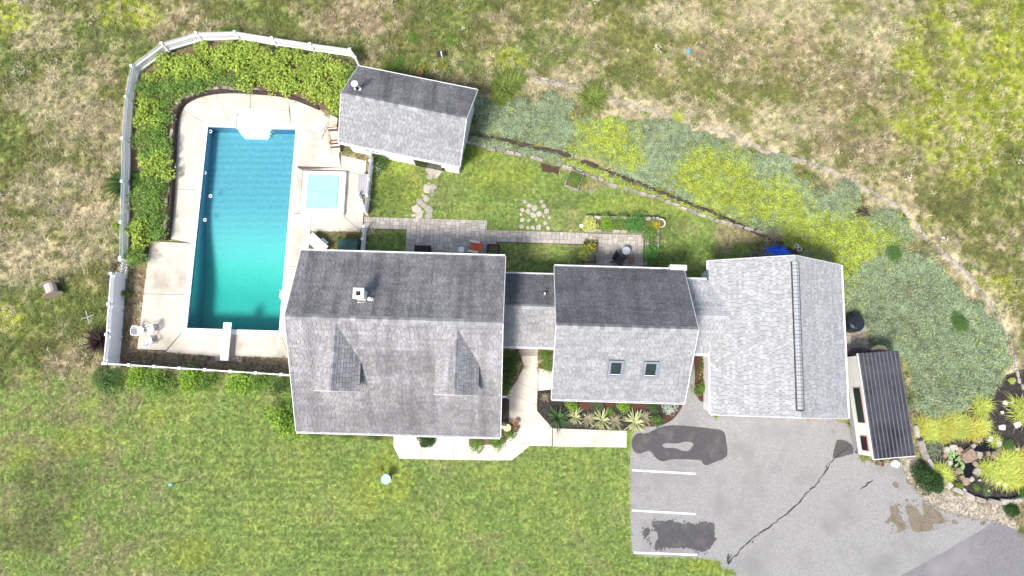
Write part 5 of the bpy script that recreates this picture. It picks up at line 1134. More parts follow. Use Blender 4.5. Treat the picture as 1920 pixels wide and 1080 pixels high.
for _ in range(600):
    x, y = rng.uniform(355, 540), rng.uniform(545, 750)
    q = G(*ZP([(x, y)])[0])
    if y > 700 and x > 500 or (x - 520) ** 2 / 45 ** 2 + (y - 700) ** 2 / 55 ** 2 < 1: continue
    if inpoly(q.x, q.y, PP):
        inst('lily_pad', pme, p2, (q.x - o2.x, q.y - o2.y, .056 + cnt * .0006), (0, 0, rng.uniform(0, 6)), (rng.uniform(.06, .11),) * 3); cnt += 1
    if cnt > 45: break
rk = bpy.data.objects.new('boulder', stone_mesh(71, M_rock)); COL.objects.link(rk); rk.location = G(*ZP([(512, 592)])[0]); rk.scale = (.95, .75, .34); rk.rotation_euler = (0, 0, .5); tag(rk, 'large flat reddish rock between the two ponds', 'rock')
M_pale = mat('pale_rock', (.50, .45, .40), (.62, .57, .51), 5, .8, rnd=.15); PSM = [stone_mesh(81, M_pale), stone_mesh(82, M_pale)]
for k, (x, y, s, lb) in enumerate(((762, 390, .40, 'largest pale round stone on the black mulch'), (832, 210, .18, 'small pale stone by the northern mulch edge'), (762, 283, .18, 'small pale stone in the middle of the mulch'), (785, 212, .32, 'pinkish flat stone high on the mulch'), (875, 368, .42, 'jagged pale stone near the right frame edge'), (730, 480, .28, 'pink stone beside the kidney pond'), (490, 845, .3, 'long pale stone low on the mulch bed'), (730, 790, .35, 'long white stone right of the lily pond'), (785, 803, .28, 'white stone at the end of the long white one'), (662, 848, .14, 'tiny pale pebble on the lower mulch'), (598, 772, .14, 'tiny pale pebble beside the lily pond'), (872, 550, .22, 'pink stone under the round green plant'))):
    o = bpy.data.objects.new('rock', PSM[k % 2]); COL.objects.link(o); o.location = G(*ZP([(x, y)])[0]); o.scale = (s, s * (.5 if k in (6, 7) else .85), .14); o.rotation_euler = (0, 0, k * .9 if k not in (7,) else -.2); tag(o, lb, 'rock', 'loose stones in the pond garden')
# ================================================================== PLANTS
def leaf_arrays(P, D, N, L, W, C):
    n_ = len(P); S = np.cross(D, N); S /= np.linalg.norm(S, axis=1, keepdims=True) + 1e-9
    L = np.asarray(L)[:, None] if np.ndim(L) else L; W = np.asarray(W)[:, None] if np.ndim(W) else W
    v = np.stack([P - D * L / 2, P + S * W / 2 + N * W * .18, P + D * L / 2 - N * L * .12, P - S * W / 2 + N * W * .18], 1).reshape(-1, 3)
    b = np.arange(n_)[:, None] * 4; f = np.concatenate([b + [0, 2, 1], b + [0, 3, 2]])
    return v, f, np.repeat(C, 4, 0)
def unit(a): return a / (np.linalg.norm(a, axis=1, keepdims=True) + 1e-9)
def crown(seed, n_, rx, ry, h, leaf=(.14, .07), c1=(.12, .2, .03), c2=(.25, .33, .05), lumps=7, z0=.05, up=.8, flower=None):
    """foliage: leaves on several uneven lumps spread through a dome"""
    r = np.random.RandomState(seed)
    a = r.rand(lumps) * 6.283; q = np.sqrt(r.rand(lumps)) * .62; q[0] = 0
    cz = z0 + h * (.38 + .25 * r.rand(lumps)) * (1 - .35 * q); lr = (.36 + .22 * r.rand(lumps))
    k = r.randint(0, lumps, n_); d = unit(r.randn(n_, 3)); d[:, 2] = np.abs(d[:, 2]) * 1.1 - .25; d = unit(d)
    rad = (.55 + .5 * r.rand(n_) ** .5)
    P = np.stack([(np.cos(a[k]) * q[k] + d[:, 0] * lr[k] * rad) * rx, (np.sin(a[k]) * q[k] + d[:, 1] * lr[k] * rad) * ry, np.maximum(cz[k] + d[:, 2] * h * .42 * rad, .02)], 1)
    N = unit(d * (1 - up) + np.array((0, 0, up)) + r.randn(n_, 3) * .45); D = unit(np.cross(N, r.randn(n_, 3)))
    t = np.clip(r.rand(n_) * .6 + .4 * vn(P[:, 0] * 3, P[:, 1] * 3, 1.0, seed), 0, 1)[:, None]
    C = np.array(c1) * (1 - t) + np.array(c2) * t; C = C * (.75 + .5 * r.rand(n_, 1))
    ll = leaf[0] * (.7 + .6 * r.rand(n_)); ww = leaf[1] * (.7 + .6 * r.rand(n_))
    if flower:
        m = r.rand(n_) < flower[1]; C[m] = np.array(flower[0]) * (.8 + .3 * r.rand(m.sum(), 1)); P[m, 2] += .04; ww[m] *= 1.5
    v, f, c = leaf_arrays(P, D, N, ll, ww, C); return np_mesh('foliage', v, [f], LEAF, c)
def blades(seed, n_, ln, wd, lean, arch, c1, c2, rad=.05, name='foliage', tip=None, mat_=None, jit=.35):
    """arching strap leaves from one base"""
    r = np.random.RandomState(seed); a = r.rand(n_) * 6.283; L = ln * (1 - jit + 2 * jit * r.rand(n_)); le = lean[0] + (lean[1] - lean[0]) * r.rand(n_)
    o = np.stack([np.cos(r.rand(n_) * 6.283), np.sin(r.rand(n_) * 6.283)], 1) * rad * np.sqrt(r.rand(n_, 1)); dr_ = np.stack([np.cos(a), np.sin(a)], 1); sd_ = np.stack([-np.sin(a), np.cos(a)], 1)
    ts = [0, .35, .7, 1]; vs = []
    for t in ts:
        ro_ = L * (np.sin(le) * t + arch * .5 * t * t); z = np.maximum(L * (np.cos(le) * t - arch * t * t), .01)
        c = o + dr_ * ro_[:, None]; hw = wd / 2 * (1, 1.05, .75, 0)[ts.index(t)]
        if t < 1: vs += [np.column_stack([c + sd_ * hw, z]), np.column_stack([c - sd_ * hw, z])]
        else: vs.append(np.column_stack([c, z]))
    v = np.stack(vs, 1).reshape(-1, 3); b = np.arange(n_)[:, None] * 7
    f4 = np.concatenate([b + [0, 1, 3, 2], b + [2, 3, 5, 4]]); f3 = b + [4, 5, 6]
    t = r.rand(n_, 1); C = (np.array(c1) * (1 - t) + np.array(c2) * t) * (.8 + .4 * r.rand(n_, 1)); c = np.repeat(C, 7, 0)
    if tip is not None: m = np.tile(np.array([0, 0, 0, 0, .5, .5, 1.0]), n_)[:, None]; c = c * (1 - m) + np.array(tip) * m
    return np_mesh(name, v, [f4, f3], mat_ or LEAF, c)
def plant(name, label, cat, px, py, me, scale=1.0, rz=0.0, z=0.0, group=None, stems=True, sz=None):
    r = thing(name, label, cat, G(px, py, z), rz, group); s = scale if isinstance(scale, tuple) else (scale,) * 3
    inst('foliage', me, r, (0, 0, 0), (0, 0, 0), s)
    if stems:
        b = MB(); rng = random.Random(int(px * 7 + py))
        for k in range(4): a = rng.uniform(0, 6.28); b.tube([(0, 0, 0), (.12 * s[0] * math.cos(a), .12 * s[1] * math.sin(a), .35 * s[2]), (.3 * s[0] * math.cos(a), .3 * s[1] * math.sin(a), .6 * s[2])], [.022, .016, .008], 5)
        b.build('stem', M_stem, r)
    return r
# shrubs on the raised bed
B1 = [crown(s, 330, .75, .75, .75, (.17, .085), (.13, .22, .035), (.55, .68, .12), 8) for s in (1, 2, 3, 4)]
B2 = [crown(s, 380, .75, .75, .7, (.13, .06), (.08, .17, .035), (.30, .46, .09), 8) for s in (5, 6)]
rng = random.Random(5); pts = []
bx0, bx1, by0, by1 = min(p[0] for p in BACKBED), max(p[0] for p in BACKBED), min(p[1] for p in BACKBED), max(p[1] for p in BACKBED)
for _ in range(6000):
    x, y = rng.uniform(bx0, bx1), rng.uniform(by0, by1)
    if inpoly(x, y, BACKBED) and min((math.hypot(x - a, y - b) for a, b in pts), default=9) > .57 and dist_path(x, y, RET) > .35 and dist_path(x, y, [(p.x, p.y) for p in FP]) > .62: pts.append((x, y))
for k, (x, y) in enumerate(pts):
    dark = vn(x, y, .6, 3) > .62; me = rng.choice(B2 if dark else B1); s = rng.uniform(.8, 1.15)
    o = bpy.data.objects.new('shrub', me); COL.objects.link(o); o.location = (x, y, .36); o.rotation_euler = (0, 0, rng.uniform(0, 6.28)); o.scale = (s, s, s * rng.uniform(.7, 1.1))
    tag(o, 'dark green leafy shrub massed on the raised bed behind the pool' if dark else 'bright yellow green leafy shrub massed on the raised bed behind the pool', 'shrub', 'dark shrubs on the raised bed' if dark else 'bright shrubs on the raised bed')
# single shrubs
C_dk = crown(21, 900, .9, .9, 1.1, (.13, .05), (0.0338, 0.0878, 0.0203), (0.0945, 0.176, 0.0405), 10); C_mid = crown(22, 800, .8, .8, .9, (.13, .06), (0.081, 0.176, 0.027), (0.203, 0.324, 0.054), 9)
C_br = crown(23, 700, .8, .8, .8, (.14, .07), (0.135, 0.257, 0.0338), (0.297, 0.446, 0.054), 9); C_pur = blades(24, 160, .9, .07, (.3, 1.2), .1, (0.0473, 0.027, 0.0338), (.07, .045, .045), .15, jit=.4)
C_fern = blades(25, 150, 1.0, .09, (.2, 1.2), .35, (0.0405, 0.0945, 0.027), (.08, .14, .03), .2); C_box = crown(26, 5200, .95, .95, 1.0, (.085, .055), (0.027, 0.0743, 0.0203), (0.0675, 0.135, 0.0378), 16)
C_jun = crown(27, 1300, .9, .85, .55, (.10, .04), (0.0675, 0.162, 0.0405), (0.149, 0.27, 0.0675), 14); C_grn = crown(28, 700, .8, .8, .7, (.12, .05), (0.0945, 0.203, 0.027), (0.216, 0.351, 0.0675), 9); C_ag = crown(29, 700, .8, .8, .6, (.10, .045), (0.101, 0.176, 0.0675), (0.189, 0.27, 0.121), 8)
C_sil = crown(30, 800, .8, .75, .6, (.10, .05), (0.405, 0.486, 0.392), (0.648, 0.729, 0.621), 9); C_yel = crown(31, 600, .8, .8, .6, (.13, .06), (0.405, 0.459, 0.0945), (0.675, 0.702, 0.23), 8)
C_or = crown(32, 500, .8, .8, .6, (.10, .06), (0.608, 0.378, 0.027), (0.8, 0.54, 0.0405), 8); C_lush = crown(33, 900, .8, .8, .8, (.11, .06), (0.0675, 0.216, 0.0405), (0.176, 0.365, 0.081), 10); C_grey = crown(34, 800, .8, .8, .6, (.11, .04), (0.189, 0.243, 0.149), (0.351, 0.405, 0.27), 9)
C_wh = crown(35, 500, .8, .8, .7, (.12, .06), (0.0945, 0.189, 0.0405), (0.176, 0.297, 0.0675), 8, flower=((.8, .8, .78), .12)); C_yf = crown(36, 500, .8, .8, .6, (.12, .05), (0.135, 0.23, 0.0405), (0.27, 0.378, 0.0675), 8, flower=((.75, .5, .03), .18))
C_rf = crown(37, 500, .8, .8, .5, (.12, .05), (0.0675, 0.135, 0.027), (0.162, 0.243, 0.054), 8, flower=((.6, .3, .2), .07)); C_brn = crown(38, 400, .7, .7, .35, (.12, .03), (0.27, 0.189, 0.121), (0.459, 0.351, 0.257), 8)
D45 = (
 ('evergreen_shrub', 'dark feathery shrub leaning over the picket fence left of the pool', 238, 345, C_fern, (1.25, 1.25, 1.1)), ('evergreen_shrub', 'dark green shrub just inside the fence left of the pool', 262, 345, C_dk, (.85, .8, .8)),
 ('leafy_shrub', 'bright green shrub growing through the lower picket fence', 228, 428, C_br, (.6, .5, .7)), ('leafy_shrub', 'green bush poking over the top of the curved fence', 432, 68, C_grn, (1.1, .9, .9)),
 ('purple_shrub', 'dark purple spiky shrub outside the lattice fence', 190, 640, C_pur, (1.1, 1.1, 1.0)), ('leafy_shrub', 'dark green shrub at the corner below the lattice fence', 206, 716, C_dk, (1.15, 1.1, .9)),
 ('leafy_shrub', 'bright green shrub first along the south fence', 262, 712, C_br, 1.0), ('leafy_shrub', 'deep green shrub second along the south fence', 307, 719, C_mid, 1.25), ('leafy_shrub', 'bright shrub in the middle of the south fence', 362, 715, C_br, 1.1), ('leafy_shrub', 'green shrub right of the middle of the south fence', 393, 716, C_mid, .95),
 ('leafy_shrub', 'broad green shrub under the pool board end of the fence', 455, 719, C_br, (1.4, 1.0, .9)), ('leafy_shrub', 'dark shrub between fence and house corner', 487, 719, C_mid, .95), ('leafy_shrub', 'dark shrub against the west wall of the house', 533, 724, C_dk, .85), ('leafy_shrub', 'large bright bush at the south west house corner', 538, 790, C_br, (1.3, 1.6, 1.5)), ('leafy_shrub', 'dark bush tucked under the west eave of the house', 552, 762, C_mid, .9),
 ('leafy_shrub', 'low green shrub along the house front near the corner', 592, 812, C_mid, .6), ('leafy_shrub', 'low green shrub along the house front past the corner', 655, 815, C_mid, .55), ('leafy_shrub', 'low dark shrub left of the walk end', 705, 816, C_dk, .6), ('leafy_shrub', 'dark clipped shrub over the pale front walk', 800, 822, C_box, (.75, .5, .6)),
 ('leafy_shrub', 'olive green shrub spreading over the front walk', 893, 830, C_grn, (.95, .6, .5)), ('leafy_shrub', 'dark shrub under the south east house corner', 932, 828, C_mid, (.8, .6, .5)), ('leafy_shrub', 'green plant below the pale yellow table', 957, 812, C_mid, (.45, .5, .4)),
 ('leafy_shrub', 'tall dark shrub beside the breezeway steps', 958, 672, C_dk, (.7, .7, .9)), ('leafy_shrub', 'dark green shrub along the east house wall', 957, 700, C_dk, (.75, .8, .8)), ('leafy_shrub', 'low dark shrub north of the stoop', 947, 728, C_mid, (.5, .6, .5)), ('leafy_shrub', 'green shrub between breezeway and middle building', 1022, 668, C_mid, (.6, .6, .6)), ('leafy_shrub', 'grassy green shrub above the white ramp', 1026, 687, C_grn, (.5, .4, .3)),
 ('leafy_shrub', 'flowering shrub at the corner of pool house and spa fence', 717, 300, C_dk, (.75, .9, .7)), ('flowering_shrub', 'white flowering shrub behind the spa fence', 709, 318, C_wh, (.55, .6, .5)), ('leafy_shrub', 'dark shrub at the south east pool house corner', 872, 290, C_mid, (.55, .9, .6)), ('flowering_shrub', 'reddish flowering plants beside the pool house end wall', 885, 232, C_rf, (.6, 1.1, .6)),
 ('flowering_shrub', 'yellow flowering plants behind the pool house', 795, 130, C_yf, (.7, .4, .5)), ('flowering_shrub', 'yellow flowers next to the dark garden marker', 828, 124, C_yf, (.7, .3, .3)), ('leafy_shrub', 'green weeds behind the pool house roof', 745, 126, C_grn, (1.0, .6, .5)), ('leafy_shrub', 'leafy green weeds in the field above the pool house', 845, 75, C_grn, (.7, .6, .4)), ('leafy_shrub', 'green weeds at the top of the field', 775, 72, C_grn, (.6, .5, .3)),
 ('round_shrub', 'dark clipped round shrub between driveway and pond garden', 1733, 897, C_box, (.95, 1.0, .95)), ('round_shrub', 'dark clipped shrub at the end of the stone kerb', 1892, 955, C_box, (.55, .45, .5)), ('conifer_shrub', 'bright green conifer cushion on grey green ground cover', 1793, 611, C_jun, (1.0, .8, .9)), ('conifer_shrub', 'soft green conifer at the edge of the ground cover', 1673, 472, C_jun, (.9, .8, .7)), ('conifer_shrub', 'brown dying plant in the ground cover', 1700, 546, C_brn, (.8, .7, .6)),
 ('leafy_shrub', 'yellow green variegated shrub at the west end of the planter', 1107, 418, C_yel, (.95, .85, .6)), ('leafy_shrub', 'bright green plant second along the planter', 1136, 420, C_br, (.8, .7, .5)), ('leafy_shrub', 'soft green plant in the middle of the planter', 1160, 420, C_grn, (1.0, .75, .5)), ('leafy_shrub', 'lush green plant near the planter corner', 1190, 423, C_lush, (1.0, .95, .7)), ('leafy_shrub', 'pale green plant along the east side of the planter', 1219, 437, C_grn, (.8, 1.2, .5)), ('flowering_shrub', 'orange flowers on the planter corner', 1227, 423, C_or, (.42, .5, .5)), ('leafy_shrub', 'leafy green plant at the south end of the planter', 1219, 480, C_lush, (.75, 1.15, .6)),
 ('leafy_shrub', 'yellow green plant in the flower planter', 1098, 484, C_yel, (.7, .75, .6)), ('flowering_shrub', 'orange and green plant in the flower planter', 1106, 466, C_yf, (.8, .85, .75)), ('leafy_shrub', 'grey green plant in the middle of the flower planter', 1110, 478, C_grey, (.6, .8, .6)), ('leafy_shrub', 'herbs in the wooden planter on the lawn', 1077, 338, C_mid, (.8, .6, .4)), ('flowering_shrub', 'yellow flowers beside the wooden lawn planter', 1092, 344, C_yf, (.3, .4, .3)), ('leafy_shrub', 'green plant in the dark planter by the house', 925, 476, C_lush, (.4, .45, .4)),
 ('round_shrub', 'bright green round shrub left in the front bed', 1070, 760, C_br, (.55, .5, .6)), ('round_shrub', 'bluish green round shrub in the front bed', 1120, 762, C_ag, (.55, .5, .6)), ('round_shrub', 'bright green wide shrub in the middle of the front bed', 1166, 762, C_br, (.65, .5, .6)), ('round_shrub', 'dark low shrub behind the silver one', 1222, 762, C_dk, (.5, .4, .35)), ('silver_shrub', 'silvery white shrub at the east end of the front bed', 1254, 766, C_sil, (.65, .55, .55)), ('leafy_shrub', 'olive green plant low in the front bed', 1143, 773, C_grn, (.45, .45, .35)), ('leafy_shrub', 'small dark green plant at the front bed edge', 1230, 788, C_mid, (.45, .4, .35)),
 ('flowering_shrub', 'dark leafy plant with pale flowers beside the garage wall', 1318, 728, C_mid, (.55, 1.0, .5)), ('flowering_shrub', 'reddish plants beside the north part of the garage wall', 1317, 692, C_rf, (.55, 1.0, .5)), ('leafy_shrub', 'green weeds against the garage front', 1342, 778, C_br, (.35, .2, .2)), ('leafy_shrub', 'small shrub against the inner face of lattice fence', 239, 552, C_br, (.35, .45, .7)),
 ('silver_shrub', 'silvery green spreading plant above the lily pond', 1748, 846, C_grey, (.85, .85, .5)), ('round_shrub', 'round green tuft right of the kidney pond', 1890, 834, C_jun, (.55, .5, .5)), ('round_shrub', 'small yellow green cushion on the lower mulch', 1796, 910, C_br, (.32, .3, .35)), ('round_shrub', 'small green cushion below the lily pond', 1828, 914, C_grn, (.35, .3, .3)), ('round_shrub', 'green plant at the right frame edge', 1915, 928, C_jun, (.5, .6, .6)), ('silver_shrub', 'grey green plant beside the long white stone', 1856, 898, C_grey, (.45, .35, .3)), ('leafy_shrub', 'green tuft of weeds low on the black mulch', 1850, 920, C_ag, (.6, .4, .25)),
 ('leafy_shrub', 'yellow green plant at the top of the mulch bed', 1897, 713, C_yel, (.45, .35, .4)), ('leafy_shrub', 'low plant around the shed corner', 1722, 745, C_grn, (.35, .5, .3)), ('leafy_shrub', 'yellow flowering weed beside the bird bath', 715, 880, C_yf, (.25, .4, .3)))
for nm, lb, x, y, me, s in D45:
    zz = .34 if ('planter' in lb and 'lawn' not in lb or 'planter corner' in lb) and 'beside' not in lb else (.3 if 'herbs' in lb else 0)
    plant(nm, lb, 'shrub' if 'plant' not in lb.split()[:4] else 'plant', x, y, me, s, rz=(x * 1.7) % 6.28, z=zz)
# strap-leaved plants
Y_y = blades(51, 60, .75, .07, (.35, 1.35), .12, (.42, .46, .20), (.62, .64, .38), .05, jit=.2); Y_g = blades(52, 80, .85, .065, (.3, 1.35), .1, (.07, .13, .05), (.13, .21, .09), .05, jit=.2); Y_p = blades(53, 70, .6, .04, (.3, 1.3), .2, (.35, .33, .2), (.5, .47, .32), .1)
for lb, x, y, me, s in (('large green yucca left in the front bed', 1046, 783, Y_g, 1.0), ('small pale striped yucca beside the green one', 1078, 782, Y_y, .8), ('large pale striped yucca in the middle of the front bed', 1128, 788, Y_y, 1.05), ('large pale striped yucca right in the front bed', 1190, 792, Y_y, 1.05), ('pale dry grass tuft left of the middle yucca', 1103, 786, Y_p, .8), ('pale dry grass tuft right of the middle yucca', 1153, 790, Y_p, .85), ('pale dry grass tuft beside the right yucca', 1208, 784, Y_p, .8), ('pale thin grass at the west corner of the front bed', 1022, 745, Y_p, .5), ('green yucca tuft near the east end of the front bed', 1232, 790, Y_g, .55)):
    plant('yucca' if 'yucca' in lb else 'grass_tuft', lb, 'plant', x, y, me, s, stems=False)
DL = blades(54, 260, 1.15, .045, (.15, 1.2), .5, (.13, .20, .035), (.27, .34, .08), .45); DLs = blades(55, 160, .9, .04, (.15, 1.2), .5, (.12, .20, .03), (.24, .31, .06), .3)
YGR = [blades(s, 420, .9, .03, (.1, 1.25), .5, (.40, .50, .06), (.64, .74, .14), .45, tip=(.66, .70, .22)) for s in (56, 57)]
YGO = blades(58, 400, .9, .03, (.1, 1.25), .45, (.38, .46, .06), (.58, .64, .12), .45, tip=(.62, .50, .14))
for lb, x, y, me, s in (('large clump of day lilies east of the pool house', 948, 165, DL, 1.0), ('day lily clump beside the larger clump by the pool house', 966, 157, DL, .8), ('small day lily clump with yellow flowers by the pool house', 937, 186, DLs, .9), ('arching clump of day lilies above the ground cover', 1110, 188, DL, .95), ('green lily clump beside the arching day lilies', 1124, 180, DLs, .7), ('yellow green spiky plant at the bed edge', 1270, 222, YGR[0], .55)):
    plant('day_lily', lb, 'plant', x, y, me, s, stems=False)
plant('flowering_shrub', 'yellow flowers in front of the day lilies', 'plant', 925, 172, C_yf, (.4, .4, .4))
rng = random.Random(9)
for k, (x, y, s) in enumerate([(1728 + 16 * i, 797 + 7 * math.sin(i * 1.3), rng.uniform(.6, .8)) for i in range(8)] + [(1745 + 19 * i, 811 + 4 * math.cos(i), rng.uniform(.55, .7)) for i in range(5)] + [(1850 + 16 * i, 880 + 6 * math.sin(i), rng.uniform(.6, .8)) for i in range(6)] + [(1882 + 14 * i, 866 - 3 * i, .75) for i in range(3)] + [(1880 + 15 * i, 893, .8) for i in range(4)]):
    north = k < 13; plant('yellow_grass', 'bright yellow grass clump in the bank north of the ponds' if north else 'bright yellow grass clump in the bank right of the ponds', 'grass', x, y, rng.choice(YGR if k % 3 else [YGO]), s, rz=rng.uniform(0, 6), stems=False, group='yellow grasses north of the ponds' if north else 'yellow grasses right of the ponds')
for lb, x, y, s in (('lone yellow grass clump at the edge of the ground cover', 1838, 760, .8), ('yellow grass clump on the mulch at the frame edge', 1915, 768, .95), ('pale yellow grass leaning over the kerb', 1762, 885, .7), ('thin yellow grass between kerb and lily pond', 1772, 893, .6), ('small yellow grass tuft right of the kidney pond', 1862, 826, .5)): plant('yellow_grass', lb, 'grass', x, y, YGR[1], s, stems=False)
# bare brush pile behind the garage
br = thing('brush_pile', 'heap of bare grey twigs behind the garage', 'brush', G(1452, 446)); rng = random.Random(2)
tw = MB()
for k in range(70):
    a = rng.uniform(0, 6.28); r_ = rng.uniform(.2, .75); tw.tube([(rng.uniform(-.3, .3), rng.uniform(-.3, .3), .05), (r_ * .6 * math.cos(a), r_ * .5 * math.sin(a), rng.uniform(.15, .4)), (r_ * 1.2 * math.cos(a), r_ * 1.0 * math.sin(a), rng.uniform(.02, .3))], [.018, .012, .005], 4)
tw.build('twigs', M_twig, br, kind='stuff')
b2 = thing('brush_pile', 'dark dead plant remains in the ground cover bed', 'brush', G(1617, 400)); t2_ = MB()
for k in range(60):
    a = rng.uniform(0, 6.28); r_ = rng.uniform(.3, 1.0); t2_.tube([(rng.uniform(-.3, .3), rng.uniform(-.3, .3), .02), (r_ * .5 * math.cos(a), r_ * .4 * math.sin(a), rng.uniform(.1, .25)), (r_ * math.cos(a), r_ * .6 * math.sin(a), .03)], [.025, .018, .006], 4)
t2_.build('twigs', M_darkwood, b2, kind='stuff')
# ================================================================== SWARD: grass, herbs, ground cover (uncountable)
def tuft(name, *a, **k):
    o = bpy.data.objects.new(name, blades(*a, mat_=TUFT, name=name, **k)); return o
W1 = (1, 1, 1)
PROTO = {}
def coll(name, objs):
    c = bpy.data.collections.new(name)
    for o in objs: c.objects.link(o)
    PROTO[name] = c; return c
coll('field_tufts', [tuft('a_tuft', 60, 16, .34, .028, (.1, 1.2), .25, (.75,) * 3, (1.25,) * 3, .12), tuft('b_tuft', 61, 12, .42, .024, (.3, 1.3), .2, (.7,) * 3, (1.3,) * 3, .16), tuft('c_tuft', 62, 20, .26, .03, (.2, 1.3), .3, (.7,) * 3, (1.2,) * 3, .16)])
coll('lawn_tufts', [tuft('a_tuft', 63, 9, .085, .014, (.2, 1.2), .2, (.8,) * 3, (1.2,) * 3, .07), tuft('b_tuft', 64, 9, .075, .016, (.2, 1.3), .2, (.8,) * 3, (1.2,) * 3, .08)])
def lt_(name, seed, n_, r_, h_, leaf):
    q = np.random.RandomState(seed); P = np.column_stack([q.randn(n_) * r_ * .5, q.randn(n_) * r_ * .5, h_ * (.3 + .7 * q.rand(n_))]); N = unit(np.array((0, 0, .8)) + q.randn(n_, 3) * .5); D = unit(np.cross(N, q.randn(n_, 3)))
    v, f, c = leaf_arrays(P, D, N, leaf[0], leaf[1], np.ones((n_, 3))); o = bpy.data.objects.new(name, np_mesh(name, v, [f], TUFT, None)); return o
coll('cover_tufts', [lt_('a_tuft', 70, 22, .2, .16, (.10, .05)), lt_('b_tuft', 71, 22, .2, .2, (.11, .045)), tuft('c_tuft', 72, 14, .2, .02, (.5, 1.4), .1, W1, W1, .12)])
def scatter(name, label, cat, P, sc, col_, vi, cname):
    n_ = len(P); me = bpy.data.meshes.new(name); me.vertices.add(n_); me.vertices.foreach_set('co', np.asarray(P, np.float32).ravel())
    rot = np.zeros((n_, 3), np.float32); rot[:, 2] = rs.rand(n_) * 6.283
    for an, ty, d in (('rot', 'FLOAT_VECTOR', rot), ('scl', 'FLOAT', np.asarray(sc, np.float32)), ('vi', 'INT', np.asarray(vi, np.int32))):
        a = me.attributes.new(an, ty, 'POINT'); a.data.foreach_set('vector' if ty == 'FLOAT_VECTOR' else 'value', d.ravel())
    a = me.attributes.new('col', 'FLOAT_COLOR', 'POINT'); c4 = np.ones((n_, 4), np.float32); c4[:, :3] = np.clip(col_, .003, .9); a.data.foreach_set('color', c4.ravel())
    o = bpy.data.objects.new(name, me); COL.objects.link(o); tag(o, label, cat, kind='stuff')
    ng = bpy.data.node_groups.new(name, 'GeometryNodeTree'); ng.interface.new_socket('Geometry', in_out='INPUT', socket_type='NodeSocketGeometry'); ng.interface.new_socket('Geometry', in_out='OUTPUT', socket_type='NodeSocketGeometry')
    N = ng.nodes; L = ng.links; gi = N.new('NodeGroupInput'); go_ = N.new('NodeGroupOutput'); ip = N.new('GeometryNodeInstanceOnPoints'); ci = N.new('GeometryNodeCollectionInfo')
    ci.inputs['Collection'].default_value = PROTO[cname]; ci.inputs['Separate Children'].default_value = True; ci.inputs['Reset Children'].default_value = True; ip.inputs['Pick Instance'].default_value = True
    def na(nm, t):
        x = N.new('GeometryNodeInputNamedAttribute'); x.data_type = t; x.inputs['Name'].default_value = nm; return x.outputs['Attribute']
    L.new(gi.outputs[0], ip.inputs['Points']); L.new(ci.outputs[0], ip.inputs['Instance']); L.new(na('vi', 'INT'), ip.inputs['Instance Index']); L.new(na('rot', 'FLOAT_VECTOR'), ip.inputs['Rotation']); L.new(na('scl', 'FLOAT'), ip.inputs['Scale']); L.new(ip.outputs[0], go_.inputs[0])
    o.modifiers.new('scatter', 'NODES').node_group = ng; return o
BLOCK = [DECK, POOLPOLY, DRIVE, WALK_ALL, YUCCABED, BACKBED, GRAVEL_W, COVER, STRIP, MULCH_E, GRAVEL_E, GRAVEL_T] + PAVED + FOOTP
SHEDP = GP([(1584, 684), (1655, 672), (1690, 858), (1602, 855)]); BLOCK.append(SHEDP); BLOCK.append(GP([(1016, 304), (1050, 314), (1046, 328), (1015, 322)]))
def blocked(x, y):
    r = np.zeros(x.shape, bool)
    for p in BLOCK: r |= inpoly(x, y, p)
    r |= dist_path(x, y, EDGE) < .12
    return r
x = rs.uniform(-37, 37, 210000); y = rs.uniform(-13.5, 29, 210000)
c, m = sward(x, y); b = blocked(x, y); dn = fbm(x, y, .8, 41, 3)
sel = (~b) & (m < .5) & (rs.rand(len(x)) < .30 + .5 * dn); X1, Y1, C1_ = x[sel], y[sel], c[sel]
lum = .5 + .95 * rs.rand(len(X1)) ** 1.1; st_ = rs.rand(len(X1)) < .20 * (C1_[:, 0] > .27); C1_ = C1_ * lum[:, None]; C1_[st_] = STRAW * (.9 + .5 * rs.rand(st_.sum(), 1))
dk_ = rs.rand(len(X1)) < .12; C1_[dk_] = C1_[dk_] * .35 + GREEN * .4
scatter('field_grass', 'rough tan and green grass of the surrounding field', 'grass', np.column_stack([X1, Y1, 0 * X1]), (.4 + .55 * rs.rand(len(X1))) * (.7 + .6 * dn[sel]), C1_, rs.randint(0, 3, len(X1)), 'field_tufts')
x = rs.uniform(-35, 16, 190000); y = rs.uniform(-13, 16.5, 190000)
k = (y < 2.5) | ((x > -9) & (y > 5)); x, y = x[k], y[k]
c, m = sward(x, y); b = blocked(x, y); sel = (~b) & (m > .5); X1, Y1, C1_ = x[sel], y[sel], c[sel] * (.45 + 1.1 * rs.rand(sel.sum()))[:, None]
yy = rs.rand(len(X1)) < .10; C1_[yy] = C1_[yy] * .5 + TAN * .55
scatter('lawn_grass', 'short mown grass of the lawns', 'grass', np.column_stack([X1, Y1, 0 * X1]), .7 + .7 * rs.rand(len(X1)), C1_, rs.randint(0, 2, len(X1)), 'lawn_tufts')
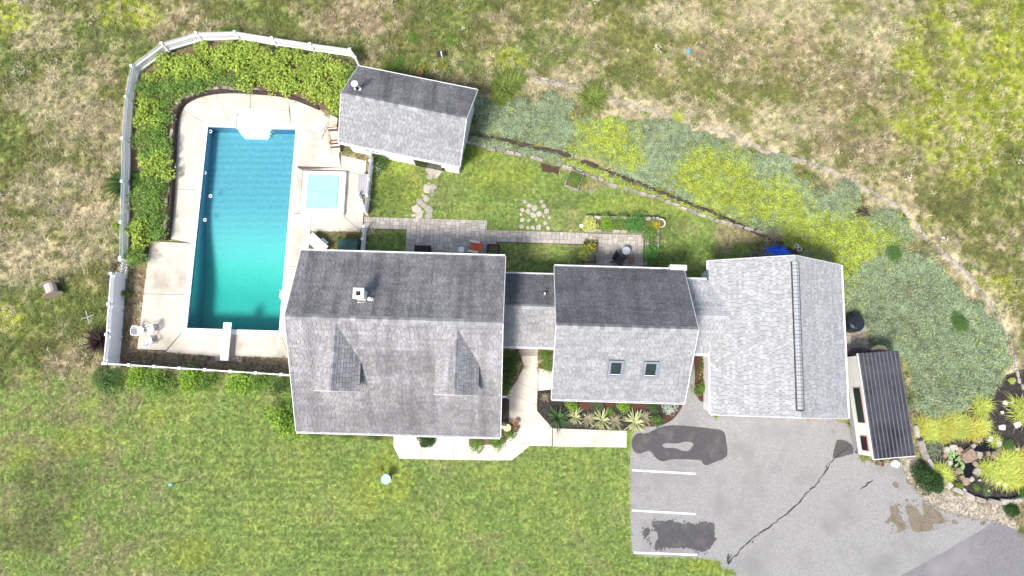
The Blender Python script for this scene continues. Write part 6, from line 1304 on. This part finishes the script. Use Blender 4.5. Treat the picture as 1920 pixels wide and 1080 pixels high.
# low ground cover: grey green and yellow green mats
x = rs.uniform(-4, 33, 200000); y = rs.uniform(-2, 22, 200000); inb = inpoly(x + (fbm(x, y, 1.1, 51, 3) - .5) * 1.6, y + (fbm(x, y, 1.1, 55, 3) - .5) * 1.6, COVER); ins = inpoly(x, y, STRIP); sel = inb | ins; x, y, ins = x[sel], y[sel], ins[sel]
jx, jy = x + (fbm(x, y, 1.2, 151, 4) - .5) * 2.4 + rs.randn(len(x)) * .45, y + (fbm(x, y, 1.2, 155, 4) - .5) * 2.4 + rs.randn(len(x)) * .45
yel = np.zeros(x.shape, bool)
for p in YEL: yel |= inpoly(jx, jy, p)
yel |= ins & (x > 3) & (rs.rand(len(x)) < .8)
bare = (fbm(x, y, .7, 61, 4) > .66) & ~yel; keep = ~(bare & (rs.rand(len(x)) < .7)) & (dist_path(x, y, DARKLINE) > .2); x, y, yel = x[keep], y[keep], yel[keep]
mix_ = rs.rand(len(x)) < (.10 + .25 * fbm(x, y, .9, 71, 3)); yel = yel ^ (mix_ & (rs.rand(len(x)) < np.where(yel, .5, .12)))
cg = np.where(yel[:, None], np.array((.45, .53, .09)), np.array((.355, .44, .265))) * (.5 + .9 * rs.rand(len(x), 1)) * (.8 + .4 * fbm(x, y, .5, 75, 3))[:, None]
scatter('ground_cover', 'mats of grey green and yellow green ground cover plants', 'ground cover', np.column_stack([x, y, np.full(len(x), .01)]), .55 + .55 * rs.rand(len(x)), cg, rs.randint(0, 3, len(x)), 'cover_tufts')

# leafy weeds and pale seed heads dotted through the field
x = rs.uniform(-36, 36, 2600); y = rs.uniform(-11, 28, 2600); c, m = sward(x, y); sel = (~blocked(x, y)) & (m < .5) & (fbm(x, y, .45, 91, 3) > .5); x, y = x[sel], y[sel]; n_ = len(x)
pal = np.array(((.16, .27, .05), (.28, .38, .07), (.70, .66, .52), (.20, .30, .10))); cw = pal[rs.choice(4, n_, p=(.42, .26, .12, .2))] * (.7 + .5 * rs.rand(n_, 1))
scatter('field_weeds', 'leafy weeds and pale seed heads scattered through the rough field', 'weeds', np.column_stack([x, y, np.full(n_, .08)]), .6 + .9 * rs.rand(n_), cw, rs.randint(0, 3, n_), 'cover_tufts')

x = rs.uniform(-27, -7, 60000); y = rs.uniform(0, 18, 60000); sel = np.zeros(len(x), bool)
for p in (GRAVEL_W, GP([(628, 262), (650, 262), (712, 285), (700, 300), (692, 405), (682, 405), (690, 303), (636, 290)]), GP([(582, 432), (682, 436), (690, 480), (578, 480)])): sel |= inpoly(x, y, p)
sel &= ~inpoly(x, y, POOLPOLY); x, y = x[sel], y[sel]; n_ = len(x); pal = np.array(((.42, .32, .19), (.26, .19, .11), (.55, .47, .33), (.30, .34, .10), (.14, .10, .06))); cw = pal[rs.choice(5, n_, p=(.35, .25, .15, .1, .15))] * (.7 + .6 * rs.rand(n_, 1))
scatter('leaf_litter', 'dry leaves and twigs lying on the gravel beside the pool deck', 'litter', np.column_stack([x, y, np.full(n_, .012)]), .22 + .25 * rs.rand(n_), cw, rs.randint(0, 2, n_), 'cover_tufts')

x = rs.uniform(18, 31, 60000); y = rs.uniform(-8, 8, 60000); sel = inpoly(x, y, GRAVEL_E) | inpoly(x, y, GRAVEL_T); x, y = x[sel], y[sel]; n_ = len(x); pal = np.array(((.62, .56, .46), (.42, .36, .28), (.70, .66, .58), (.30, .26, .20))); cw = pal[rs.choice(4, n_)] * (.75 + .4 * rs.rand(n_, 1))
scatter('gravel_chips', 'loose gravel chips and dry leaves on the pale gravel', 'gravel', np.column_stack([x, y, np.full(n_, .016)]), .15 + .15 * rs.rand(n_), cw, rs.randint(0, 2, n_), 'cover_tufts')
